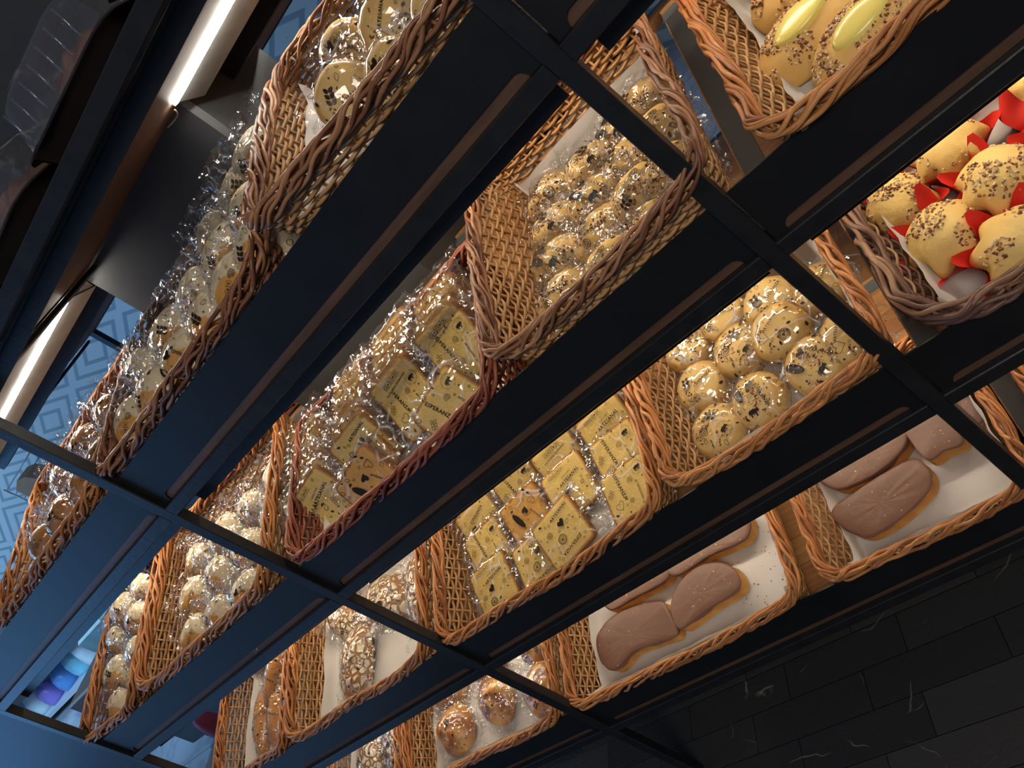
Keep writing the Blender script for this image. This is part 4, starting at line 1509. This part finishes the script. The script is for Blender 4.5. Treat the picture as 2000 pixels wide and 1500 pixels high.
for q, (x, v, n, ln, yw) in enumerate(tb):
    l_, k_ = ('front', q) if q < 6 else (('middle', q - 6) if q < 11 else ('back', q - 11))
    place(K_CREAM, q, 1, x, v, n + .014, ln, yw, 0, 'bagged_cream_bun', 'bagged cream bun, %s from left in the %s line, long top basket' % (ORD[k_], l_), 'bun', GG)
GH = 'bagged brown buns on the top row'
for q, (x, v, n, ln, yw) in enumerate([(-0.075, 0.110, .062, 50, 12), (-0.190, 0.120, .060, 48, -10), (-0.310, 0.120, .058, 48, 8), (-0.430, 0.120, .058, 50, -6), (-0.080, 0.215, .072, 56, -12), (-0.215, 0.225, .072, 58, 14), (-0.350, 0.230, .068, 58, -8)]):
    l_, k_ = ('front', q) if q < 4 else ('back', q - 4)
    place(K_BROWN, q, 1, x, v, n + .014, ln, yw, 0, 'bagged_brown_bun', 'bagged brown bun left of the post, top row, %s from right, %s line' % (ORD[k_], l_), 'bun', GH)
GI = 'bagged nut breads in the top right basket'
for q, (x, v, n, ln, yw) in enumerate([(0.745, 0.205, .078, 62, 16), (0.845, 0.130, .060, 50, -12), (0.945, 0.125, .060, 50, 10), (0.850, 0.235, .075, 58, 14), (0.950, 0.230, .075, 58, -10), (0.760, 0.300, .082, 60, -6)]):
    place(K_NUTC, q, 1, x, v, n, ln, yw, 0, 'bagged_nut_bread', 'bagged nut bread in the top right basket, %s' % ['facing the white paper', 'left of two at the front rim', 'right of two at the front rim', 'in the middle behind the front ones', 'at the back right', 'at the back behind the white paper'][q], 'bread', GI)

# ---- crackle breads, third row and the corner below
GJ = 'bagged sugar-crackle breads'
for q, (x, v, n, ln, yw, lab) in enumerate([
        (-0.418, 0.140, .022, 10, -22, 'large bagged sugar-crackle bread with a brown streak, front left of its basket'),
        (-0.130, 0.205, .022, 12, -8, 'large bagged sugar-crackle bread leaning on the right wall beside the post'),
        (-0.265, 0.250, .022, 12, 78, 'bagged sugar-crackle bread lying crosswise behind the two front ones'),
        (-0.460, 0.285, .022, 16, 40, 'bagged sugar-crackle bread at the back left under the rail')]):
    place(K_CRACK, q, 3, x, v, n, ln, yw, 0, 'bagged_crackle_bread', lab, 'bread', GJ)
for q, (x, v, n, ln, yw, lab) in enumerate([
        (-0.900, 0.150, .022, 10, -15, 'bagged sugar-crackle bread at the left in the lowest row'),
        (-0.745, 0.150, .022, 12, 12, 'bagged sugar-crackle bread at the right wall of its basket in the lowest row')]):
    place(K_CRACK, q + 1, 4, x, v, n, ln, yw, 0, 'bagged_crackle_bread', lab, 'bread', GJ)
GK = 'bagged long seeded rolls'
for q, (x, v, n, ln, yw) in enumerate([(-0.905, 0.170, .022, 8, -14), (-0.820, 0.165, .022, 8, -12), (-0.735, 0.165, .022, 10, -9), (-0.800, 0.255, .050, 10, -35)]):
    place(K_LONG, q, 3, x, v, n, ln, yw, 0, 'bagged_long_roll', ['bagged long roll at the left of three, by the paper', 'bagged long roll in the middle of three', 'bagged long roll against the right wicker wall', 'bagged long roll lying across the back of the others'][q], 'bread roll', GK)
GL = 'bagged glazed brown rolls'
for q, (x, v, n, ln, yw, lab) in enumerate([
        (-0.480, 0.130, .022, 14, 10, 'bagged glazed roll at the left end of the lowest-row basket'),
        (-0.300, 0.150, .026, 16, -30, 'bagged glazed roll with an olive-dark patch, middle of its basket'),
        (-0.130, 0.115, .022, 14, 25, 'bagged glazed roll in the front right corner by the post'),
        (-0.120, 0.230, .026, 16, 60, 'bagged glazed roll right of the post near the chocolate basket'),
        (-0.330, 0.265, .026, 14, 0, 'bagged glazed roll under the rail behind the middle one'),
        (-0.500, 0.250, .024, 14, 40, 'bagged glazed roll at the back left of its basket')]):
    place(K_GLAZ, q, 4, x, v, n, ln, yw, 0, 'bagged_glazed_roll', lab, 'bread roll', GL)

# ---- chocolate-topped slices
def choc(outl, row, n0, th, glz, label, seed):
    """flat yellow bread slice with a chocolate glaze spilling over its top edge"""
    cx = sum(p[0] for p in outl) / len(outl); cy = sum(p[1] for p in outl) / len(outl)
    P = np.array([(x - cx, y - cy) for x, y in outl])
    pts = []
    k = len(P)
    for i in range(k):                       # closed Catmull-Rom
        p0, p1, p2, p3 = P[i - 1], P[i], P[(i + 1) % k], P[(i + 2) % k]
        for t in np.linspace(0, 1, 9, endpoint=False):
            pts.append(.5 * ((2 * p1) + (-p0 + p2) * t + (2 * p0 - 5 * p1 + 4 * p2 - p3) * t * t + (-p0 + 3 * p1 - 3 * p2 + p3) * t ** 3))
    pts = np.array(pts)
    if sum(pts[i - 1][0] * pts[i][1] - pts[i][0] * pts[i - 1][1] for i in range(len(pts))) < 0:
        pts = pts[::-1]
    m_ = len(pts)
    th *= 1.35
    wob = np.array([noise.noise((p[0] * 60, p[1] * 60, seed)) for p in pts])
    r = root('chocolate_slice', shelf(row, cx, cy, n0), label, 'cake slice', 'chocolate slices on the lowest row')
    prof = [(0.985, 0.0), (1.0, 0.003), (1.0, th * .7), (0.99, th)]
    G = np.zeros((m_, len(prof) + 1, 3)); T = np.zeros((m_, len(prof) + 1))
    for i in range(m_):
        for j, (s, z) in enumerate(prof):
            G[i, j] = (pts[i][0] * s * (1 + .012 * wob[i]), pts[i][1] * s * (1 + .012 * wob[i]), z)
            T[i, j] = (.9, .65, .35, .25)[j] + .25 * wob[i]
        G[i, -1] = (0, 0, th); T[i, -1] = .5
    mb = MB(); mb.grid(G, T, closed_u=True)
    mb.build('bread', MT['pan'], r)
    # glaze: rounded edge dripping unevenly over the side
    lev = [(1.008, -1), (1.018, -.55), (1.018, .0), (1.0, .75), (.94, 1.0), (.6, 1.04), (.3, 1.05), (.02, 1.05)]
    G = np.zeros((m_, len(lev), 3)); T = np.zeros((m_, len(lev)))
    for i in range(m_):
        drip = glz * (.75 + 1.5 * max(-.4, noise.noise((pts[i][0] * 38, pts[i][1] * 38, seed + 4))))
        ins = 1 - max(0, -.5 + 2.2 * noise.noise((pts[i][0] * 14, pts[i][1] * 14, seed + 9))) * .05
        for j, (s, z) in enumerate(lev):
            s2 = s * (ins if j < 5 else 1)
            zz = th + (z * drip * .9 if z < 0 else z * .0035)
            if j >= 4:
                zz += min(1, s * 1.2) * .0011 * noise.noise((pts[i][0] * s * 45, pts[i][1] * s * 45, seed)) + .0005 * noise.noise((pts[i][0] * s * 150, pts[i][1] * s * 150, seed))
            if ins < .985 and z < 0:
                zz = max(zz, th + .0002)
            G[i, j] = (pts[i][0] * s2 * (1 + .012 * wob[i]), pts[i][1] * s2 * (1 + .012 * wob[i]), zz)
            T[i, j] = .55 + .25 * noise.noise((pts[i][0] * s * 25, pts[i][1] * s * 25, seed))
    mb = MB(); mb.grid(G, T, closed_u=True)
    o = mb.build('chocolate_glaze', MT['choc'], r)
    # loose crumbs stuck on the glaze
    rg_ = np.random.default_rng(int(seed * 10))
    mb = MB()
    for _ in range(12):
        i = rg_.integers(0, m_); s = rg_.uniform(.1, .93)
        e = rg_.uniform(.0005, .0013)
        x, y = pts[i] * s
        mb.box(x - e, x + e * .8, y - e * .7, y + e, th + .003, th + .0042 + e * .6, tint=float(rg_.uniform(.6, 1)))
    mb.build('crumbs', MT['pan'], o)['kind'] = 'stuff'
    return r


choc([(0.078, 0.160), (0.130, 0.182), (0.200, 0.178), (0.268, 0.160), (0.284, 0.132), (0.291, 0.078), (0.232, 0.080), (0.170, 0.086), (0.111, 0.069), (0.080, 0.092), (0.070, 0.125)], 4, .018, .022, .008, 'chocolate slice with a straight cut right end, front left on the white paper', 1.3)
choc([(0.296, 0.135), (0.330, 0.172), (0.390, 0.184), (0.441, 0.168), (0.468, 0.135), (0.462, 0.100), (0.387, 0.092), (0.320, 0.082), (0.300, 0.090)], 4, .018, .024, .008, 'half-moon chocolate slice, front right on the white paper', 2.6)
choc([(0.312, 0.250), (0.510, 0.250), (0.516, 0.190), (0.420, 0.194), (0.326, 0.194)], 4, .018, .022, .006, 'long straight chocolate slice behind the half-moon one, partly under the rail', 3.9)
choc([(0.124, 0.255), (0.290, 0.250), (0.305, 0.198), (0.210, 0.196), (0.126, 0.200)], 4, .018, .022, .006, 'chocolate slice at the back left, mostly hidden by the rail', 5.2)
choc([(0.698, 0.150), (0.740, 0.160), (0.854, 0.166), (0.880, 0.140), (0.874, 0.105), (0.824, 0.083), (0.775, 0.074), (0.733, 0.078), (0.706, 0.110)], 4, .018, .022, .007, 'smooth half-oval chocolate slice in front of the small basket', 6.4)
choc([(0.704, 0.235), (0.800, 0.245), (0.876, 0.225), (0.872, 0.196), (0.830, 0.176), (0.770, 0.172), (0.720, 0.186)], 4, .018, .024, .009, 'chocolate slice behind the half-oval one in the small basket', 7.7)
choc([(0.884, 0.245), (0.950, 0.245), (0.956, 0.150), (0.920, 0.147), (0.886, 0.152)], 4, .018, .024, .002, 'chocolate piece with a torn yellow crumb edge, by the right-hand post', 8.8)
choc([(0.965, 0.255), (1.000, 0.255), (0.998, 0.168), (0.982, 0.162), (0.968, 0.172)], 4, .018, .024, .002, 'sliver of chocolate slice seen just right of the post', 9.9)

# ---- custard buns
def custard_bun(row, x, v, n, yaw, lean, label, seed):
    r = root('custard_bun', shelf(row, x, v, n) @ rot('Z', yaw) @ rot('X', lean), label, 'bun', 'custard buns with chopped nuts')
    a, b, hh = 0.078, 0.050, 0.044
    mb, hf = bun_mesh(a, b, hh, .008, seed, lambda t, z, x, y, th: .80 - .2 * t, 2.3, .2, .004)
    o = mb.build('bread', MT['bun'], r)
    nuts_mesh(lambda x, y: hf(x, y) + .0005, a, b, 900, seed, .92, .0020, .05).build('nut_topping', MT['nut'], o)['kind'] = 'stuff'
    mb = MB()
    P = np.zeros((24, 6, 3))
    for i in range(24):
        t = 2 * PI * i / 24
        for j, (s, z) in enumerate(((1.06, -.001), (1.0, .0035), (.9, .0048), (.6, .0052), (.3, .0050), (.01, .0048))):
            x_, y_ = .036 * s * math.cos(t), .0185 * s * math.sin(t)
            P[i, j] = (x_, y_, hf(x_, y_) + z)
    mb.grid(P, closed_u=True)
    mb.build('custard_filling', MT['custard'], r)
    return r


custard_bun(2, 1.186, 0.205, .022, 9, 10, 'custard bun with a pale yellow oval, nearest the left paper edge', 21)
custard_bun(2, 1.232, 0.118, .026, 11, 12, 'custard bun at the front rim, its oval half hidden by the wicker', 22)
custard_bun(2, 1.215, 0.312, .022, 10, 10, 'custard bun at the back left, only its seeded edge showing', 23)
custard_bun(2, 1.350, 0.228, .028, 10, 12, 'seeded custard bun behind the front one, with an amber glaze', 24)
custard_bun(2, 1.405, 0.125, .024, 10, 12, 'custard bun further right along the same basket', 25)

# ---- muffins in red paper
def muffin(row, x, v, n, yaw, lean, label, seed, s=1.0, roll=0):
    r = root('muffin', shelf(row, x, v, n) @ rot('Z', yaw) @ rot('X', lean) @ rot('Y', roll) @ Matrix.Scale(s, 4), label, 'muffin', 'muffins in red paper')
    rb, H0 = .034, .034
    nu = 64
    lobes = 7
    sd = seed * 1.3
    # cup of red tissue with loose petals
    P = np.zeros((nu, 9, 3)); T = np.zeros((nu, 9))
    for i in range(nu):
        t = 2 * PI * i / nu
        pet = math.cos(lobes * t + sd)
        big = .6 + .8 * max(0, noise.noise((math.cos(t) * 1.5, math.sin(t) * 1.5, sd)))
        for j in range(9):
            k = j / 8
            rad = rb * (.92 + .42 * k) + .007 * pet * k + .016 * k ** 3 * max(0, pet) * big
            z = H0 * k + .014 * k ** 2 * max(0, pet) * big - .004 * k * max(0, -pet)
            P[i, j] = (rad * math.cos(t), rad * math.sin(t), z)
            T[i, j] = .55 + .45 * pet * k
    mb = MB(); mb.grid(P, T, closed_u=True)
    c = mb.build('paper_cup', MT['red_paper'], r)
    # crumb: scalloped rim following the petals, domed top
    P = np.zeros((nu, 14, 3)); T = np.zeros((nu, 14))

    def hz(x, y):
        q = min(1, math.hypot(x, y) / .046)
        return H0 * .80 + .036 * (1 - q ** 2.2) ** .75 + .0022 * noise.noise((x * 40, y * 40, sd))
    for i in range(nu):
        t = 2 * PI * i / nu
        pet = math.cos(lobes * t + sd)
        for j in range(14):
            if j < 3:
                k = j / 3
                rad = rb * (.86 + .36 * k) + .006 * pet * k; z = H0 * (.1 + .7 * k)
            else:
                k = 1 - (j - 3) / 10
                rad = (rb * 1.24 + .0055 * pet) * k
                z = hz(rad * math.cos(t), rad * math.sin(t)) if j > 3 else H0 * .84 - .002 * pet
            P[i, j] = (rad * math.cos(t), rad * math.sin(t), z)
            T[i, j] = .35 if j < 4 else .55 + .4 * (1 - k)
    mb = MB(); mb.grid(P, T, closed_u=True)
    o = mb.build('crumb', MT['muffin'], r)
    nuts_mesh(hz, .042, .042, 300, seed, .88, .0019).build('nut_topping', MT['nut'], o)['kind'] = 'stuff'
    return r


for q, (x, v, n, yw, ln, s, lab) in enumerate([
        (1.143, 0.165, .016, 0, 8, 1.12, 'round-topped muffin in red paper at the left, beside the torn paper edge'),
        (1.196, 0.085, .018, 40, 20, 1.16, 'muffin in red paper leaning on the front rim of the dark basket'),
        (1.226, 0.185, .018, 80, 14, 1.12, 'muffin in red paper with one tall petal, behind the front one'),
        (1.118, 0.268, .016, 20, 8, 1.05, 'muffin in red paper under the rail at the far left'),
        (1.206, 0.292, .016, 60, 8, 1.08, 'seeded muffin in red paper at the back, in the middle'),
        (1.300, 0.270, .016, 100, 60, 1.10, 'muffin tipped over showing the outside of its red paper, at the back right'),
        (1.318, 0.170, .016, 10, 10, 1.10, 'muffin in red paper at the right of the dark basket')]):
    muffin(3, x, v, n, yw, ln, lab, 31 + q, s * 1.12)


# crumbs fallen on the paper
def crumbs(row, x0, x1, v0, v1, n, count, seed, label):
    rg_ = np.random.default_rng(seed); mb = MB()
    for _ in range(count):
        x, v = rg_.uniform(x0, x1), rg_.uniform(v0, v1); e = rg_.uniform(.0006, .0016)
        mb.box(x - e, x + e, v - e * .7, v + e * .8, n, n + e * 1.2, tint=float(rg_.uniform(0, .7)))
    o = mb.build('crumbs', MT['pan'], None, shelf(row))
    tag(o, label, 'crumbs', None, 'stuff')


crumbs(4, .32, .56, .06, .22, .0165, 60, 3, 'brown crumbs scattered on the white paper beside the chocolate slices')
crumbs(3, 1.13, 1.35, .08, .28, .0165, 24, 4, 'dark crumbs on the paper between the muffins')

# ------------------------------------------------------------------ clear-lidded trays on the top shelf
def tray(x, y, w, d, yaw, label, seed):
    r = root('lidded_tray', Matrix.Translation((x, y, ZT[0] - .0015)) @ rot('Z', yaw), label, 'food tray', 'black trays with clear lids on the top shelf')

    def ring(k, hw, hd, z, n=40, rad=.035):
        P, Nn, _ = rr_path(2 * hw, 2 * hd, min(rad, hw * .6, hd * .6), n)
        return np.column_stack([P - np.array([hw, hd]), np.full(n, z)])
    mb = MB()
    R_ = [ring(0, w * .5 - .02, d * .5 - .02, .0), ring(0, w * .5 - .016, d * .5 - .016, .004), ring(0, w * .5 - .004, d * .5 - .004, .034), ring(0, w * .5, d * .5, .037), ring(0, w * .5 + .003, d * .5 + .003, .034)]
    G = np.stack(R_, 1)
    mb.grid(G, closed_u=True)
    mb.add(R_[1] + np.array([0, 0, .001]), [tuple(range(40))])
    mb.build('tray', MT['plastic_black'], r)
    mb = MB()
    R_ = [ring(0, w * .5 + .002, d * .5 + .002, .0375), ring(0, w * .5 - .006, d * .5 - .006, .040), ring(0, w * .5 - .010, d * .5 - .010, .046), ring(0, w * .5 - .022, d * .5 - .022, .088), ring(0, w * .5 - .034, d * .5 - .034, .098), ring(0, w * .5 - .06, d * .5 - .06, .100)]
    G = np.stack(R_, 1); mb.grid(G, closed_u=True); mb.add(R_[-1], [tuple(range(40))])
    for sx in (-1, 1):
        for k in range(7):
            xx = (k - 3) * w * .11
            mb.tube([(xx, sx * (d * .5 - .010), .046), (xx, sx * (d * .5 - .021), .086)], .0016, sides=5)
    mb.build('clear_lid', MT['lid'], r)
    mb, hf = bun_mesh(w * .36, d * .36, .066, .012, seed, lambda t, z, x, y, th: .5 + .5 * noise.noise((x * 22, y * 22, seed)), 2.6, .3, .012, ridges=5)
    o = mb.build('bread', MT['meat'], r)
    o.matrix_basis = Matrix.Translation((0, 0, .008))
    return r


tray(0.585, 0.150, .235, .225, 5, 'black tray of dark bread under a clear lid, nearest the front of the top shelf', 71)
tray(0.335, 0.150, .225, .225, -4, 'clear-lidded black tray of bread next along the top shelf', 72)
tray(0.835, 0.150, .225, .225, 3, 'clear-lidded black tray of glazed bread in the upper corner of the view', 73)
tray(0.085, 0.150, .225, .225, 2, 'clear-lidded black tray at the far end of the top shelf', 74)
# ------------------------------------------------------------------ beyond the left end of the rack
def ptag(o, label, cat, group=None):
    return tag(o, label, cat, group)


# dark gondola end with a brown wooden top, and a low wooden stand
r = root('display_stand', Matrix.Translation((-3.35, 1.55, 0)), 'tall dark display stand with a brown wooden top in the far aisle', 'display stand')
mb = MB(); mb.box(-.45, .45, -.3, .3, .05, .62, bev=.01); mb.build('cabinet', MT['dark'], r)
mb = MB(); mb.box(-.50, .50, -.34, .34, .62, .80, bev=.012); mb.build('wooden_top', MT['brown_wood'], r)
mb = MB(); mb.box(-.40, .40, -.25, .25, 0, .05); mb.build('plinth', MT['paint'], r)
o = MB(); o.box(-.2, .2, -.14, .14, 0, .16, bev=.03)
ptag(o.build('plastic_bag', MT['plastic_teal'], None, Matrix.Translation((-3.5, 1.62, .80))), 'pale teal bag on the dark stand in the far aisle', 'bag')

r = root('low_stand', Matrix.Translation((-2.42, 0.55, 0)), 'low brown wooden stand on the pale floor beyond the rack', 'stand')
mb = MB(); mb.box(-.22, .22, -.42, .42, .16, .30, bev=.008); mb.build('wooden_top', MT['brown_wood'], r)
for sx in (-1, 1):
    for sy in (-1, 1):
        mb = MB(); mb.box(sx * .18 - .02, sx * .18 + .02, sy * .36 - .02, sy * .36 + .02, 0, .16); mb.build('leg', MT['paint'], r)
# red shoe-like rounded thing standing behind the stand
mb = MB()
P = np.zeros((20, 9, 3))
for i in range(20):
    t = 2 * PI * i / 20
    for j, (s, z) in enumerate(((.9, 0), (1, .02), (1, .20), (.97, .26), (.88, .31), (.70, .345), (.45, .365), (.2, .373), (.01, .375))):
        P[i, j] = (.055 * s * math.cos(t), .055 * s * math.sin(t), z)
mb.grid(P, closed_u=True)
ptag(mb.build('bollard', MT['red_rubber'], None, Matrix.Translation((-2.86, 0.98, 0))), 'red round-topped bollard behind the low brown stand', 'bollard')

# chilled cabinet with bagged goods along the patterned wall
r = root('chilled_cabinet', Matrix.Translation((-10.2, 3.85, 0)), 'long open chilled cabinet of bags along the patterned wall', 'cabinet')
mb = MB(); mb.box(-3.2, 3.2, .32, .40, 0, 1.05); mb.build('back_panel', MT['cool_white'], r)
for z in (.12, .62):
    mb = MB(); mb.box(-3.2, 3.2, -.35, .32, z - .05, z); mb.build('shelf', MT['cool_white'], r)
mb = MB(); mb.box(-3.2, 3.2, -.37, -.35, .48, .62); mb.build('shelf_edge', MT['dark'], r)
mb = MB(); mb.box(-3.2, 3.2, -.37, .40, 1.05, 1.12); mb.build('top', MT['dark'], r)
rg = random.Random(9)
BAGC = [noise_mat('bag_%s' % n, c, tuple(min(1, q * 1.5) for q in c), 5, .3) for n, c in (('blue', (.10, .28, .62)), ('cyan', (.22, .55, .72)), ('white', (.55, .68, .78)), ('violet', (.24, .18, .55)))]
q = 0
for z in (.12, .62):
    for k in range(13):
        x = -13.1 + k * .48
        a, b, h = rg.uniform(.15, .2), rg.uniform(.12, .2), rg.uniform(.26, .38)
        mb, _ = bun_mesh(a, b, h, .1, 60 + q, lambda t, zz, x, y, th: .5, 2.8, .6, .05, nu=20, nv=7)
        ptag(mb.build('goods_bag', BAGC[q % 4], None, Matrix.Translation((x, 3.72 + rg.uniform(-.05, .05), z))),
             '%s bag on the %s shelf of the chilled cabinet, %s from its left end' % (['blue', 'cyan', 'white', 'violet'][q % 4], 'lower' if z < .3 else 'upper', ORD[k]), 'bag', 'bags in the chilled cabinet')
        q += 1

# counter with a wire rack, a napkin box and white cups by the patterned wall
r = root('back_counter', Matrix.Translation((-5.6, 3.75, 0)), 'long counter with a dark edge below the patterned wall', 'counter')
mb = MB(); mb.box(-1.2, 5.0, -.25, .50, 0, 1.34); mb.build('cabinet', MT['dark'], r)
mb = MB(); mb.box(-1.25, 5.05, -.30, .53, 1.34, 1.40, bev=.005); mb.build('worktop', MT['paint'], r)
r = root('wire_rack', Matrix.Translation((-6.15, 3.95, 1.40)), 'thin wire rack standing on the counter by the patterned wall', 'rack')
for k in range(6):
    mb = MB(); mb.tube([(-.42, 0, .03 + .085 * k), (.42, 0, .03 + .085 * k)], .006, sides=6); mb.build('wire', MT['steel'], r)
for sx in (-1, 1):
    mb = MB(); mb.tube([(sx * .42, 0, 0), (sx * .42, 0, .48)], .008, sides=6, up=(1, 0, 0)); mb.build('upright', MT['steel'], r)
r = root('napkin_box', Matrix.Translation((-5.75, 3.68, 1.40)) @ rot('Z', 12), 'brown and white box on the counter by the wire rack', 'box')
mb = MB(); mb.prism([(-.13, 0), (.13, 0), (.13, .22), (.06, .36), (-.02, .40), (-.13, .36)], -.10, .10, axis='y'); mb.build('carton', MT['kraft'], r)
mb = MB(); mb.box(-.132, .132, -.104, .104, 0, .12); mb.build('white_band', MT['cool_white'], r)
for k in range(5):
    mb = MB()
    P = np.zeros((18, 4, 3))
    for i in range(18):
        t = 2 * PI * i / 18
        for j, (s, z) in enumerate(((.5, 0), (.75, .002), (1, .17), (.96, .17))):
            P[i, j] = (.055 * s * math.cos(t), .055 * s * math.sin(t), z)
    mb.grid(P, closed_u=True)
    ptag(mb.build('paper_cup', MT['cool_white'], None, Matrix.Translation((-4.35 + k * .13, 3.72, 1.40))), 'white paper cup on the counter, %s of the row from the left' % ORD[k], 'cup', 'paper cups on the counter')

# black cabinet with loaves, left of the rack's end post
r = root('black_cabinet', Matrix.Translation((-1.42, 0.30, 0)), 'glossy black cabinet standing against the left end of the rack', 'cabinet')
mb = MB(); mb.box(-.55, .415, -.295, -.275, .0, 1.34); mb.build('front_panel', MT['lip'], r)
mb = MB(); mb.box(-.55, .415, -.275, .10, .0, .02); mb.build('base', MT['paint'], r)
